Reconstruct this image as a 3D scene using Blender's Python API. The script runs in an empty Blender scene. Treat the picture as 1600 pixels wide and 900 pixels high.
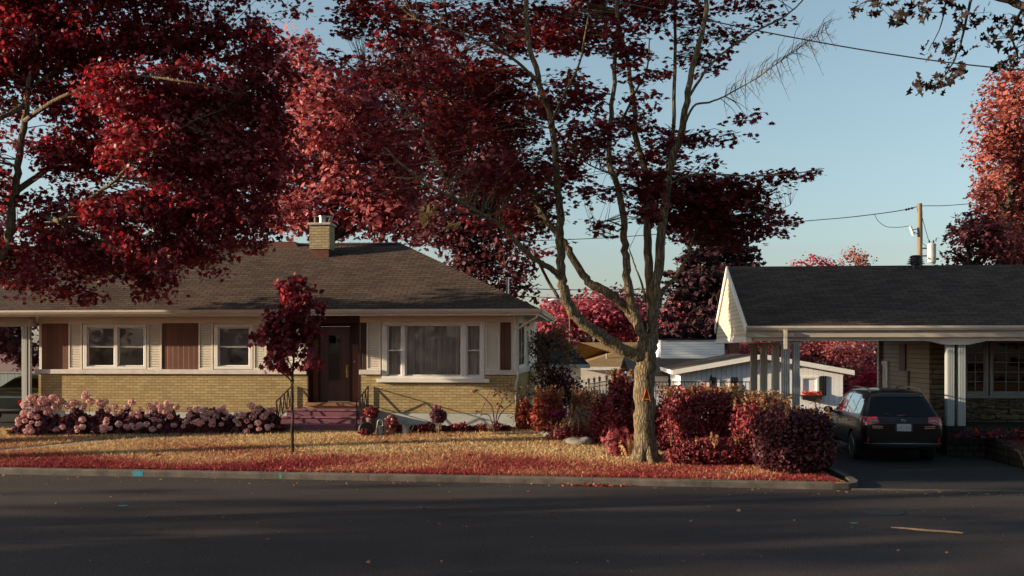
import bpy, bmesh, math, random
import numpy as np
from mathutils import Vector, Matrix
from mathutils.bvhtree import BVHTree

sc = bpy.context.scene
col = sc.collection
R = math.radians
# ------------------------------------------------------------------ camera
F = 1555.56; HZ = 546.0; CZ = 2.6
cd = bpy.data.cameras.new('camera'); cam = bpy.data.objects.new('camera', cd); col.objects.link(cam)
cd.lens = 35; cd.sensor_width = 36; cd.shift_y = 0.06
cd.clip_start = 0.1; cd.clip_end = 3000
cam.location = (0, 0, CZ); cam.rotation_euler = (R(90), 0, 0)
sc.camera = cam
# ------------------------------------------------------------------ world and sun
SUN_EL = 12.0; SUN_AZ = 8.0        # travels towards (cos az, sin az), falling by el
w = bpy.data.worlds.new("World"); sc.world = w; w.use_nodes = True
nt = w.node_tree; nt.nodes.clear()
sky = nt.nodes.new('ShaderNodeTexSky'); sky.sky_type = 'NISHITA'; sky.sun_disc = False
sky.sun_elevation = R(SUN_EL); sky.sun_rotation = R(270 - SUN_AZ)
sky.air_density = 1.0; sky.dust_density = 1.6; sky.ozone_density = 2.2
hs = nt.nodes.new('ShaderNodeHueSaturation'); hs.inputs['Hue'].default_value = 0.478
hs.inputs['Saturation'].default_value = 0.75; hs.inputs['Value'].default_value = 1.0
bg = nt.nodes.new('ShaderNodeBackground'); bg.inputs['Strength'].default_value = 0.102
wo = nt.nodes.new('ShaderNodeOutputWorld')
nt.links.new(sky.outputs[0], hs.inputs['Color']); nt.links.new(hs.outputs[0], bg.inputs[0]); nt.links.new(bg.outputs[0], wo.inputs[0])
sl = bpy.data.lights.new('sun', 'SUN'); sl.energy = 5.0; sl.angle = R(0.5); sl.color = (1.0, 0.80, 0.56)
sun = bpy.data.objects.new('sun', sl); col.objects.link(sun)
sd = Vector((math.cos(R(SUN_AZ)) * math.cos(R(SUN_EL)), math.sin(R(SUN_AZ)) * math.cos(R(SUN_EL)), -math.sin(R(SUN_EL))))
sun.rotation_euler = sd.to_track_quat('-Z', 'Y').to_euler()
sun.location = (-60, -5, 20)
sc.view_settings.view_transform = 'Standard'; sc.view_settings.look = 'None'
sc.view_settings.exposure = 1.0; sc.view_settings.gamma = 1.0; sc.view_settings.use_curve_mapping = False
sc.render.engine = 'CYCLES'
sc.cycles.use_denoising = True
sc.cycles.max_bounces = 6; sc.cycles.transparent_max_bounces = 12; sc.cycles.transmission_bounces = 4
sc.cycles.caustics_reflective = False; sc.cycles.caustics_refractive = False

# ------------------------------------------------------------------ helpers
def tag(o, label=None, cat=None, group=None, kind=None):
    if label: o['label'] = label
    if cat: o['category'] = cat
    if group: o['group'] = group
    if kind: o['kind'] = kind
    return o
def empty(name, loc=(0, 0, 0), rz=0.0, label=None, cat=None, group=None):
    o = bpy.data.objects.new(name, None); col.objects.link(o)
    o.location = loc; o.rotation_euler = (0, 0, rz); o.empty_display_size = .2
    return tag(o, label, cat, group)
def kids(o): return list(o.children)
def copy_tree(o, parent=None):
    c = o.copy(); col.objects.link(c); c.parent = parent
    for ch in kids(o): copy_tree(ch, c)
    return c
def W(px, py, d): return Vector(((px - 800) * d / F, d, CZ - (py - HZ) * d / F))
def pz(py, d): return CZ - (py - HZ) * d / F
def pxx(px, d): return (px - 800) * d / F

class Fr:
    """a frame turned clockwise by yaw (seen from above): local x runs along the front, y away from the street"""
    def __init__(s, px, d, z=0, yaw=5.0):
        s.o = Vector((pxx(px, d), d, z)); s.yaw = R(yaw); s.c = math.cos(s.yaw); s.s = math.sin(s.yaw)
    def loc(s, px, py, v=0.0):
        a = (px - 800) / F
        d = (v + s.o.x * s.s + s.o.y * s.c) / (a * s.s + s.c)
        u = (a * d - s.o.x) * s.c - (d - s.o.y) * s.s
        return u, CZ - (py - HZ) * d / F - s.o.z
    def u(s, px, v=0.0): return s.loc(px, 500, v)[0]
    def z(s, px, py, v=0.0): return s.loc(px, py, v)[1]
    def world(s, u, v, z=0): return Vector((s.o.x + u * s.c + v * s.s, s.o.y - u * s.s + v * s.c, s.o.z + z))

def auto_uv(me):
    n = len(me.loops)
    if n == 0: return
    uvl = me.uv_layers.new(name='UVMap')
    co = np.empty(len(me.vertices) * 3); me.vertices.foreach_get('co', co); co = co.reshape(-1, 3)
    nr = np.empty(len(me.polygons) * 3); me.polygons.foreach_get('normal', nr); nr = nr.reshape(-1, 3)
    lt = np.empty(len(me.polygons), dtype=np.int32); me.polygons.foreach_get('loop_total', lt)
    vi = np.empty(n, dtype=np.int32); me.loops.foreach_get('vertex_index', vi)
    ud = np.stack([-nr[:, 1], nr[:, 0], np.zeros(len(nr))], 1)
    flat = np.linalg.norm(ud, axis=1) < .05
    ud[flat] = (1, 0, 0)
    ud /= np.linalg.norm(ud, axis=1)[:, None]
    vd = np.cross(nr, ud)
    pf = np.repeat(np.arange(len(lt)), lt)
    p = co[vi]
    uv = np.stack([(p * ud[pf]).sum(1), (p * vd[pf]).sum(1)], 1)
    uvl.data.foreach_set('uv', uv.astype(np.float32).ravel())

class MB:
    def __init__(s): s.v = []; s.f = []
    def face(s, pts):
        k = len(s.v); s.v += [tuple(p) for p in pts]; s.f.append(tuple(range(k, k + len(pts)))); return s
    def box(s, x0, x1, y0, y1, z0, z1):
        if x0 > x1: x0, x1 = x1, x0
        if y0 > y1: y0, y1 = y1, y0
        if z0 > z1: z0, z1 = z1, z0
        k = len(s.v)
        s.v += [(x0, y0, z0), (x1, y0, z0), (x1, y1, z0), (x0, y1, z0), (x0, y0, z1), (x1, y0, z1), (x1, y1, z1), (x0, y1, z1)]
        s.f += [tuple(k + i for i in q) for q in ((0, 3, 2, 1), (4, 5, 6, 7), (0, 1, 5, 4), (1, 2, 6, 5), (2, 3, 7, 6), (3, 0, 4, 7))]
        return s
    def solid(s, poly, ext):
        """closed prism: polygon (3-d points) pushed along ext"""
        e = Vector(ext); a = [Vector(p) for p in poly]; n = len(a); k = len(s.v)
        nn = Vector((0, 0, 0))
        for i in range(n): nn += a[i].cross(a[(i + 1) % n])
        if nn.dot(e) > 0: a = a[::-1]
        s.v += [tuple(p) for p in a] + [tuple(p + e) for p in a]
        s.f.append(tuple(range(k, k + n))); s.f.append(tuple(k + n + i for i in range(n))[::-1])
        for i in range(n):
            j = (i + 1) % n
            s.f.append((k + i, k + n + i, k + n + j, k + j))
        return s
    def bar(s, a, b, w, h=None):
        """square bar between two points"""
        a = Vector(a); b = Vector(b); h = h or w; t = (b - a).normalized()
        x = t.cross(Vector((0, 0, 1)))
        if x.length < .01: x = Vector((1, 0, 0))
        x.normalize(); y = t.cross(x)
        q = [a + x * sx * w / 2 + y * sy * h / 2 for sx, sy in ((-1, -1), (1, -1), (1, 1), (-1, 1))]
        return s.solid(q, b - a)
    def tube(s, pts, rad, n=8, cap=True):
        pts = [Vector(p) for p in pts]
        if not hasattr(rad, '__len__'): rad = [rad] * len(pts)
        k = len(s.v); m = len(pts); prev = None
        for i, p in enumerate(pts):
            t = (pts[min(i + 1, m - 1)] - pts[max(i - 1, 0)]).normalized()
            if prev is None:
                x = t.cross(Vector((0.3, 1, 0.1)));
                if x.length < .05: x = t.cross(Vector((1, 0, 0)))
            else: x = prev - t * prev.dot(t)
            x.normalize(); prev = x; y = t.cross(x)
            for j in range(n):
                a = 2 * math.pi * j / n
                s.v.append(tuple(p + (x * math.cos(a) + y * math.sin(a)) * rad[i]))
        for i in range(m - 1):
            for j in range(n):
                jj = (j + 1) % n
                s.f.append((k + i * n + j, k + i * n + jj, k + (i + 1) * n + jj, k + (i + 1) * n + j))
        if cap:
            s.f.append(tuple(k + j for j in range(n))[::-1]); s.f.append(tuple(k + (m - 1) * n + j for j in range(n)))
        return s
    def lathe(s, prof, c=(0, 0, 0), n=20, sy=1.0):
        k = len(s.v); m = len(prof)
        for r, z in prof:
            for j in range(n):
                a = 2 * math.pi * j / n
                s.v.append((c[0] + r * math.cos(a), c[1] + r * sy * math.sin(a), c[2] + z))
        for i in range(m - 1):
            for j in range(n):
                jj = (j + 1) % n
                s.f.append((k + i * n + j, k + i * n + jj, k + (i + 1) * n + jj, k + (i + 1) * n + j))
        s.f.append(tuple(k + j for j in range(n))[::-1]); s.f.append(tuple(k + (m - 1) * n + j for j in range(n)))
        return s
    def blob(s, c, r, seed=0, amp=.18, u=10, v=7):
        rn = random.Random(seed); k = len(s.v); ph = [rn.random() * 6 for _ in range(6)]
        s.v.append((c[0], c[1], c[2] + r[2]))
        for i in range(1, v):
            th = math.pi * i / v
            for j in range(u):
                a = 2 * math.pi * j / u
                q = 1 + amp * math.sin(2 * a + ph[0]) * math.sin(2 * th + ph[1]) + amp * .6 * math.sin(3 * a + ph[2] + 2 * th)
                s.v.append((c[0] + r[0] * q * math.sin(th) * math.cos(a), c[1] + r[1] * q * math.sin(th) * math.sin(a), c[2] + r[2] * q * math.cos(th)))
        s.v.append((c[0], c[1], c[2] - r[2])); e = len(s.v) - 1
        for j in range(u):
            jj = (j + 1) % u
            s.f.append((k, k + 1 + j, k + 1 + jj)); s.f.append((e, e - u + jj, e - u + j))
            for i in range(v - 2):
                a = k + 1 + i * u
                s.f.append((a + j, a + u + j, a + u + jj, a + jj))
        return s
    def build(s, name, m, parent=None, smooth=False, bevel=0, uv=True):
        me = bpy.data.meshes.new(name); me.from_pydata(s.v, [], s.f); me.update()
        if uv: auto_uv(me)
        if smooth: me.polygons.foreach_set('use_smooth', [True] * len(me.polygons))
        o = bpy.data.objects.new(name, me); col.objects.link(o)
        if m: me.materials.append(m)
        if parent: o.parent = parent
        if bevel:
            b = o.modifiers.new('bevel', 'BEVEL'); b.width = bevel; b.segments = 2; b.limit_method = 'ANGLE'; b.angle_limit = R(40)
        return o

def grid_wall(mb, x0, x1, z0, z1, holes, y0, y1):
    xs = sorted(set([x0, x1] + [min(max(h[i], x0), x1) for h in holes for i in (0, 1)]))
    zs = sorted(set([z0, z1] + [min(max(h[i], z0), z1) for h in holes for i in (2, 3)]))
    for i in range(len(xs) - 1):
        for j in range(len(zs) - 1):
            cx = (xs[i] + xs[i + 1]) / 2; cz = (zs[j] + zs[j + 1]) / 2
            if any(h[0] < cx < h[1] and h[2] < cz < h[3] for h in holes): continue
            if xs[i + 1] - xs[i] < 1e-4 or zs[j + 1] - zs[j] < 1e-4: continue
            mb.box(xs[i], xs[i + 1], y0, y1, zs[j], zs[j + 1])
    return mb

# ------------------------------------------------------------------ materials
def newmat(name):
    m = bpy.data.materials.new(name); m.use_nodes = True; t = m.node_tree; t.nodes.clear()
    out = t.nodes.new('ShaderNodeOutputMaterial'); b = t.nodes.new('ShaderNodeBsdfPrincipled')
    t.links.new(b.outputs[0], out.inputs[0]); return m, t, b, out
def N(t, typ, **kw):
    n = t.nodes.new(typ)
    for k, v in kw.items():
        if k.startswith('i_'): n.inputs[k[2:].replace('_', ' ')].default_value = v
        else: setattr(n, k, v)
    return n
def c4(c): return (c[0], c[1], c[2], 1)
def ramp(t, stops, src=None, interp='LINEAR'):
    r = t.nodes.new('ShaderNodeValToRGB'); e = r.color_ramp.elements; r.color_ramp.interpolation = interp
    while len(e) < len(stops): e.new(.5)
    for k, (p, c) in enumerate(stops): e[k].position = p; e[k].color = c4(c)
    if src is not None: t.links.new(src, r.inputs[0])
    return r
def mulc(c, k): return tuple(min(1, x * k) for x in c)
def pm(name, c, rough=.7, var=.18, scale=4.0, bump=.0, metal=0.0, spec=.4, detail=5, c2=None, bscale=None, coat=0, uvs=False, stretch=None):
    """painted / plain surface with soft procedural variation and dirt"""
    m, t, b, out = newmat(name)
    tc = N(t, 'ShaderNodeTexCoord'); src = tc.outputs['UV' if uvs else 'Object']
    if stretch:
        mp = N(t, 'ShaderNodeMapping'); mp.inputs['Scale'].default_value = stretch; t.links.new(src, mp.inputs[0]); src = mp.outputs[0]
    n = N(t, 'ShaderNodeTexNoise', i_Scale=scale, i_Detail=detail, i_Roughness=.6); t.links.new(src, n.inputs['Vector'])
    lo = mulc(c, 1 - var); hi = mulc(c2 or c, 1 + (var if not c2 else 0))
    r = ramp(t, [(.3, lo), (.7, hi)], n.outputs[0]); t.links.new(r.outputs[0], b.inputs['Base Color'])
    b.inputs['Roughness'].default_value = rough; b.inputs['Metallic'].default_value = metal
    b.inputs['Specular IOR Level'].default_value = spec; b.inputs['Coat Weight'].default_value = coat
    if bump:
        n2 = N(t, 'ShaderNodeTexNoise', i_Scale=bscale or scale * 6, i_Detail=4.0); t.links.new(src, n2.inputs['Vector'])
        bp = N(t, 'ShaderNodeBump', i_Strength=bump, i_Distance=.01); t.links.new(n2.outputs[0], bp.inputs['Height']); t.links.new(bp.outputs[0], b.inputs['Normal'])
    return m
def brickmat(name, ca, cb, mortar, bw, rh, ms=.012, bump=.6, rough=.85, off=.5, dirt=.3, dist=.006, dscale=.8):
    m, t, b, out = newmat(name)
    tc = N(t, 'ShaderNodeTexCoord')
    br = N(t, 'ShaderNodeTexBrick'); br.offset = off
    br.inputs['Color1'].default_value = c4(ca); br.inputs['Color2'].default_value = c4(cb); br.inputs['Mortar'].default_value = c4(mortar)
    br.inputs['Scale'].default_value = 1; br.inputs['Mortar Size'].default_value = ms; br.inputs['Brick Width'].default_value = bw; br.inputs['Row Height'].default_value = rh
    br.inputs['Bias'].default_value = -.1; br.inputs['Mortar Smooth'].default_value = .25
    nw = N(t, 'ShaderNodeTexNoise', i_Scale=9.0, i_Detail=3.0); t.links.new(tc.outputs['UV'], nw.inputs['Vector'])
    mx = N(t, 'ShaderNodeMixRGB'); mx.inputs[0].default_value = .006
    t.links.new(tc.outputs['UV'], mx.inputs[1]); t.links.new(nw.outputs['Color'], mx.inputs[2])
    t.links.new(mx.outputs[0], br.inputs['Vector'])
    n = N(t, 'ShaderNodeTexNoise', i_Scale=dscale, i_Detail=6.0, i_Roughness=.65); t.links.new(tc.outputs['UV'], n.inputs['Vector'])
    r = ramp(t, [(.3, (1 - dirt,) * 3), (.7, (1.0,) * 3)], n.outputs[0])
    n3 = N(t, 'ShaderNodeTexNoise', i_Scale=40.0, i_Detail=3.0); t.links.new(tc.outputs['UV'], n3.inputs['Vector'])
    r3 = ramp(t, [(.3, (.78,) * 3), (.75, (1.1,) * 3)], n3.outputs[0])
    m1 = N(t, 'ShaderNodeMixRGB', blend_type='MULTIPLY'); m1.inputs[0].default_value = 1; t.links.new(br.outputs[0], m1.inputs[1]); t.links.new(r.outputs[0], m1.inputs[2])
    m2 = N(t, 'ShaderNodeMixRGB', blend_type='MULTIPLY'); m2.inputs[0].default_value = 1; t.links.new(m1.outputs[0], m2.inputs[1]); t.links.new(r3.outputs[0], m2.inputs[2])
    t.links.new(m2.outputs[0], b.inputs['Base Color'])
    b.inputs['Roughness'].default_value = rough; b.inputs['Specular IOR Level'].default_value = .04
    inv = N(t, 'ShaderNodeMath', operation='SUBTRACT'); inv.inputs[0].default_value = 1; t.links.new(br.outputs['Fac'], inv.inputs[1])
    ad = N(t, 'ShaderNodeMath', operation='MULTIPLY_ADD'); ad.inputs[1].default_value = .35; t.links.new(n3.outputs[0], ad.inputs[0]); t.links.new(inv.outputs[0], ad.inputs[2])
    bp = N(t, 'ShaderNodeBump', i_Strength=bump, i_Distance=dist); t.links.new(ad.outputs[0], bp.inputs['Height']); t.links.new(bp.outputs[0], b.inputs['Normal'])
    return m
def ribmat(name, c, pitch, axis=0, depth=.008, duty=.12, rough=.6, var=.12, c2=None):
    """siding or planks: grooves every pitch metres across UV axis"""
    m, t, b, out = newmat(name)
    tc = N(t, 'ShaderNodeTexCoord'); sp = N(t, 'ShaderNodeSeparateXYZ'); t.links.new(tc.outputs['UV'], sp.inputs[0])
    dv = N(t, 'ShaderNodeMath', operation='DIVIDE'); dv.inputs[1].default_value = pitch; t.links.new(sp.outputs[axis], dv.inputs[0])
    fr = N(t, 'ShaderNodeMath', operation='FRACT'); t.links.new(dv.outputs[0], fr.inputs[0])
    fl = N(t, 'ShaderNodeMath', operation='FLOOR'); t.links.new(dv.outputs[0], fl.inputs[0])
    wn = N(t, 'ShaderNodeTexWhiteNoise', noise_dimensions='1D'); t.links.new(fl.outputs[0], wn.inputs['W'])
    n = N(t, 'ShaderNodeTexNoise', i_Scale=1.5, i_Detail=6.0); t.links.new(tc.outputs['UV'], n.inputs['Vector'])
    av = N(t, 'ShaderNodeMath', operation='MULTIPLY_ADD'); av.inputs[1].default_value = .5; av.inputs[2].default_value = .0
    t.links.new(wn.outputs['Value'], av.inputs[0])
    ad = N(t, 'ShaderNodeMath', operation='MULTIPLY_ADD'); ad.inputs[1].default_value = .5; t.links.new(n.outputs[0], ad.inputs[0]); t.links.new(av.outputs[0], ad.inputs[2])
    r = ramp(t, [(.15, mulc(c, 1 - var)), (.8, mulc(c2 or c, 1 + var))], ad.outputs[0])
    lt = N(t, 'ShaderNodeMath', operation='LESS_THAN'); lt.inputs[1].default_value = duty; t.links.new(fr.outputs[0], lt.inputs[0])
    mx = N(t, 'ShaderNodeMixRGB', blend_type='MULTIPLY'); mx.inputs[2].default_value = (.45, .42, .4, 1)
    t.links.new(lt.outputs[0], mx.inputs[0]); t.links.new(r.outputs[0], mx.inputs[1]); t.links.new(mx.outputs[0], b.inputs['Base Color'])
    b.inputs['Roughness'].default_value = rough; b.inputs['Specular IOR Level'].default_value = .3
    rr = ramp(t, [(0, (0,) * 3), (duty * .5, (0,) * 3), (duty, (1,) * 3), (1.0, (.72,) * 3)], fr.outputs[0])
    bp = N(t, 'ShaderNodeBump', i_Strength=.9, i_Distance=depth); t.links.new(rr.outputs[0], bp.inputs['Height']); t.links.new(bp.outputs[0], b.inputs['Normal'])
    return m
def leafmat(name, stops, trans=.35, rough=.55, spec=.3, tcol=None, nscale=.5, tint=.35):
    """leaf colour varies per leaf (attribute 'v') and in broad patches; thin leaves let light through"""
    m, t, b, out = newmat(name)
    at = N(t, 'ShaderNodeAttribute', attribute_name='v')
    tc = N(t, 'ShaderNodeTexCoord'); n = N(t, 'ShaderNodeTexNoise', i_Scale=nscale, i_Detail=3.0); t.links.new(tc.outputs['Object'], n.inputs['Vector'])
    mx = N(t, 'ShaderNodeMath', operation='MULTIPLY_ADD'); mx.inputs[1].default_value = 1 - tint
    sb = N(t, 'ShaderNodeMath', operation='MULTIPLY_ADD'); sb.inputs[1].default_value = tint * 2.2; sb.inputs[2].default_value = -tint * .6
    t.links.new(n.outputs[0], sb.inputs[0]); t.links.new(at.outputs['Fac'], mx.inputs[0]); t.links.new(sb.outputs[0], mx.inputs[2])
    r = ramp(t, stops, mx.outputs[0]); t.links.new(r.outputs[0], b.inputs['Base Color'])
    b.inputs['Roughness'].default_value = rough; b.inputs['Specular IOR Level'].default_value = spec
    tr = N(t, 'ShaderNodeBsdfTranslucent')
    if tcol:
        mm = N(t, 'ShaderNodeMixRGB', blend_type='MULTIPLY'); mm.inputs[0].default_value = 1; mm.inputs[2].default_value = c4(tcol)
        t.links.new(r.outputs[0], mm.inputs[1]); t.links.new(mm.outputs[0], tr.inputs[0])
    else: t.links.new(r.outputs[0], tr.inputs[0])
    ms = N(t, 'ShaderNodeMixShader'); ms.inputs[0].default_value = trans
    t.links.new(b.outputs[0], ms.inputs[1]); t.links.new(tr.outputs[0], ms.inputs[2]); t.links.new(ms.outputs[0], out.inputs[0])
    return m
def glassmat(name, tint=(.75, .8, .8), refl=.12, rough=.02):
    m = bpy.data.materials.new(name); m.use_nodes = True; t = m.node_tree; t.nodes.clear()
    out = N(t, 'ShaderNodeOutputMaterial'); tr = N(t, 'ShaderNodeBsdfTransparent'); tr.inputs[0].default_value = c4(tint)
    gl = N(t, 'ShaderNodeBsdfGlossy'); gl.inputs['Roughness'].default_value = rough
    fr = N(t, 'ShaderNodeFresnel', i_IOR=1.5); ad = N(t, 'ShaderNodeMath', operation='ADD'); ad.inputs[1].default_value = refl; ad.use_clamp = True
    tc = N(t, 'ShaderNodeTexCoord'); n = N(t, 'ShaderNodeTexNoise', i_Scale=1.6, i_Detail=1.0); t.links.new(tc.outputs['Object'], n.inputs['Vector'])
    bp = N(t, 'ShaderNodeBump', i_Strength=.12, i_Distance=.02); t.links.new(n.outputs[0], bp.inputs['Height']); t.links.new(bp.outputs[0], gl.inputs['Normal'])
    t.links.new(fr.outputs[0], ad.inputs[0]); mx = N(t, 'ShaderNodeMixShader'); t.links.new(ad.outputs[0], mx.inputs[0])
    t.links.new(tr.outputs[0], mx.inputs[1]); t.links.new(gl.outputs[0], mx.inputs[2]); t.links.new(mx.outputs[0], out.inputs[0])
    return m

M = {}
M['brick'] = brickmat('yellow_brick', (.54, .42, .22), (.40, .30, .145), (.24, .18, .10), .21, .073, .007, bump=.8, dirt=.22)
M['chimbrick'] = brickmat('chimney_brick', (.50, .42, .26), (.40, .32, .19), (.2, .16, .1), .21, .08, .008, bump=.7, dirt=.2)
M['redbrick'] = brickmat('red_brick', (.38, .10, .05), (.30, .07, .04), (.25, .2, .17), .21, .07, .01)
M['shingle'] = brickmat('brown_shingle', (.135, .098, .078), (.085, .062, .052), (.035, .026, .024), .31, .14, .010, bump=1.0, rough=.9, dirt=.35, dist=.02)
M['shingle2'] = brickmat('dark_shingle', (.12, .088, .072), (.07, .052, .046), (.035, .028, .027), .36, .13, .009, bump=1.0, rough=.9, dirt=.3, dist=.018)
M['shingle3'] = brickmat('tan_shingle', (.36, .24, .11), (.28, .18, .085), (.1, .075, .05), .3, .14, .01, bump=.8, dirt=.2)
M['shingle4'] = brickmat('grey_brown_shingle', (.16, .125, .095), (.11, .085, .068), (.05, .04, .04), .3, .15, .01, bump=.8, dirt=.3)
M['shingle5'] = brickmat('black_shingle', (.035, .035, .04), (.025, .025, .028), (.012, .012, .014), .3, .15, .01)
M['stone'] = brickmat('ledge_stone', (.22, .17, .11), (.11, .085, .06), (.05, .04, .03), .62, .13, .014, bump=1.0, dirt=.45, dist=.05, dscale=4)
M['drystone'] = brickmat('garden_stone', (.075, .064, .052), (.045, .038, .032), (.035, .03, .026), .27, .15, .02, bump=.8, dirt=.5, dist=.05, dscale=5)
M['cream'] = pm('cream_paint', (.70, .64, .54), .6, .08, 2.0, .15)
M['creamsid'] = ribmat('cream_siding', (.62, .56, .42), .11, 1, .012, .1, var=.05)
M['creamfrieze'] = ribmat('cream_boards', (.58, .51, .41), .14, 1, .006, .06, var=.06)
M['white'] = pm('white_paint', (.74, .72, .68), .5, .07, 3.0, .08)
M['trim'] = pm('old_white_trim', (.66, .63, .57), .5, .1, 4.0, .1)
M['ledge'] = pm('stone_ledge', (.60, .56, .52), .75, .15, 5.0, .3)
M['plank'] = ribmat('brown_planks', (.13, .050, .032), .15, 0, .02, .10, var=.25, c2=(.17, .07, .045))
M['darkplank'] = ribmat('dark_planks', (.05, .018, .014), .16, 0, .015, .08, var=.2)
M['doorwood'] = pm('door_wood', (.085, .030, .020), .38, .25, 3.0, .15, c2=(.13, .05, .03), stretch=(1, 1, .12))
M['doorred'] = pm('sidelight_wood', (.20, .07, .035), .4, .25, 3.0, .15, stretch=(1, 1, .12))
M['gutter'] = pm('gutter_metal', (.60, .54, .45), .5, .1, 2.0, spec=.5)
M['soffit'] = pm('soffit_board', (.40, .35, .29), .7, .08, 1.5)
M['concrete'] = pm('concrete', (.40, .38, .35), .85, .2, 2.5, .35, bscale=40)
M['foundation'] = pm('painted_foundation', (.42, .44, .42), .8, .16, 2.0, .3, bscale=25)
M['kerb'] = pm('kerb_concrete', (.095, .08, .066), .9, .5, 3.0, .8, bscale=45)
M['iron'] = pm('black_iron', (.015, .013, .013), .45, .2, 8.0)
M['brass'] = pm('brass', (.55, .38, .14), .3, .15, 8.0, metal=.9)
M['greycan'] = pm('grey_can', (.42, .42, .42), .5, .15, 3.0)
M['shadegrey'] = pm('shaded_trim', (.20, .21, .20), .6, .15, 3.0)  # trim darkened so the carport bungalow's front reads as shaded
M['steel'] = pm('galvanised', (.45, .46, .46), .35, .2, 6.0, metal=.8)
M['castshade'] = ribmat('fluted_post_shaded', (.48, .51, .50), .045, 0, .012, .25, var=.05)  # blue-grey copy of the post paint, shade put into the colour
M['castlit'] = ribmat('fluted_post_lit', (.66, .62, .54), .045, 0, .012, .25, var=.05)  # cream copy of the same paint for posts meant to read sunlit
M['blind'] = ribmat('window_blind', (.56, .44, .42), .035, 1, .01, .2, var=.08)
M['curtain'] = pm('curtain', (.78, .64, .56), .9, .12, 2.0)
M['dark'] = pm('dark_interior', (.012, .010, .010), .9, .2, 2.0)
M['glass'] = glassmat('window_glass', (.95, .96, .95), .0)
M['darkglass'] = glassmat('dim_glass', (.28, .3, .3), .0)
M['carglass'] = glassmat('car_glass', (.05, .055, .06), .0)
M['stepred'] = pm('painted_steps', (.17, .06, .085), .6, .25, 3.0, .3)
M['stepedge'] = pm('worn_step_edge', (.25, .10, .145), .6, .2, 5.0, .2)
M['plum'] = pm('plum_paint', (.22, .08, .10), .6, .3, 4.0, .2)
M['bronze'] = pm('lower_sill', (.25, .12, .06), .7, .25, 3.0, .3)
M['wood_pole'] = pm('pole_wood', (.20, .15, .09), .85, .3, 2.0, .5, stretch=(4, 4, .4))
M['rust'] = pm('rusty_metal', (.10, .035, .022), .6, .3, 6.0, .2)
M['carblack'] = pm('black_car_paint', (.004, .004, .006), .22, .1, 1.0, spec=.3, coat=.35)
M['cargreen'] = pm('dark_green_car_paint', (.010, .016, .012), .22, .1, 1.0, spec=.5, coat=.6)
M['rubber'] = pm('tyre_rubber', (.012, .012, .012), .8, .2, 10.0, .3)
M['alloy'] = pm('alloy_rim', (.32, .32, .33), .3, .1, 8.0, metal=.85)
M['chrome'] = pm('chrome', (.6, .6, .6), .15, .05, 5.0, metal=1.0)
M['blackplastic'] = pm('black_plastic', (.02, .02, .021), .55, .15, 10.0)
M['redlens'] = pm('red_lens', (.30, .012, .015), .15, .1, 10.0, spec=.6, coat=1)
M['clearlens'] = pm('clear_lens', (.22, .19, .19), .15, .1, 10.0, spec=.6, coat=1)
M['plate'] = pm('licence_plate', (.42, .40, .42), .5, .05, 10.0)
M['inkblue'] = pm('plate_ink', (.04, .05, .10), .5, .05, 10.0)
M['teal'] = ribmat('teal_fence_boards', (.20, .26, .27), .13, 0, .012, .1, var=.12)
M['whitesid'] = ribmat('white_board_siding', (.80, .80, .82), .20, 0, .012, .07, var=.05)
M['whitelap'] = ribmat('white_lap_siding', (.84, .86, .88), .13, 1, .012, .1, var=.04)
M['garsid'] = ribmat('tan_lap_siding', (.34, .28, .19), .13, 1, .02, .12, var=.08)
M['limewhite'] = pm('white_board_wall', (.74, .70, .62), .6, .1, 1.2, .1)
M['terracotta'] = pm('terracotta', (.36, .14, .08), .8, .2, 6.0, .2)
M['watercan'] = pm('watering_can_zinc', (.34, .33, .30), .5, .25, 6.0, .2, metal=.5)
M['bluepaint'] = pm('blue_marking_paint', (.02, .20, .28), .8, .2, 12.0)
M['greenpaint'] = pm('green_marking_paint', (.03, .25, .16), .8, .2, 12.0)
M['orange'] = pm('orange_paint', (.50, .12, .02), .8, .3, 12.0, .3)
M['rock'] = pm('pale_rock', (.22, .195, .165), .9, .3, 3.0, .8)
M['stick'] = pm('dead_stick', (.26, .18, .11), .9, .3, 5.0)
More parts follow.
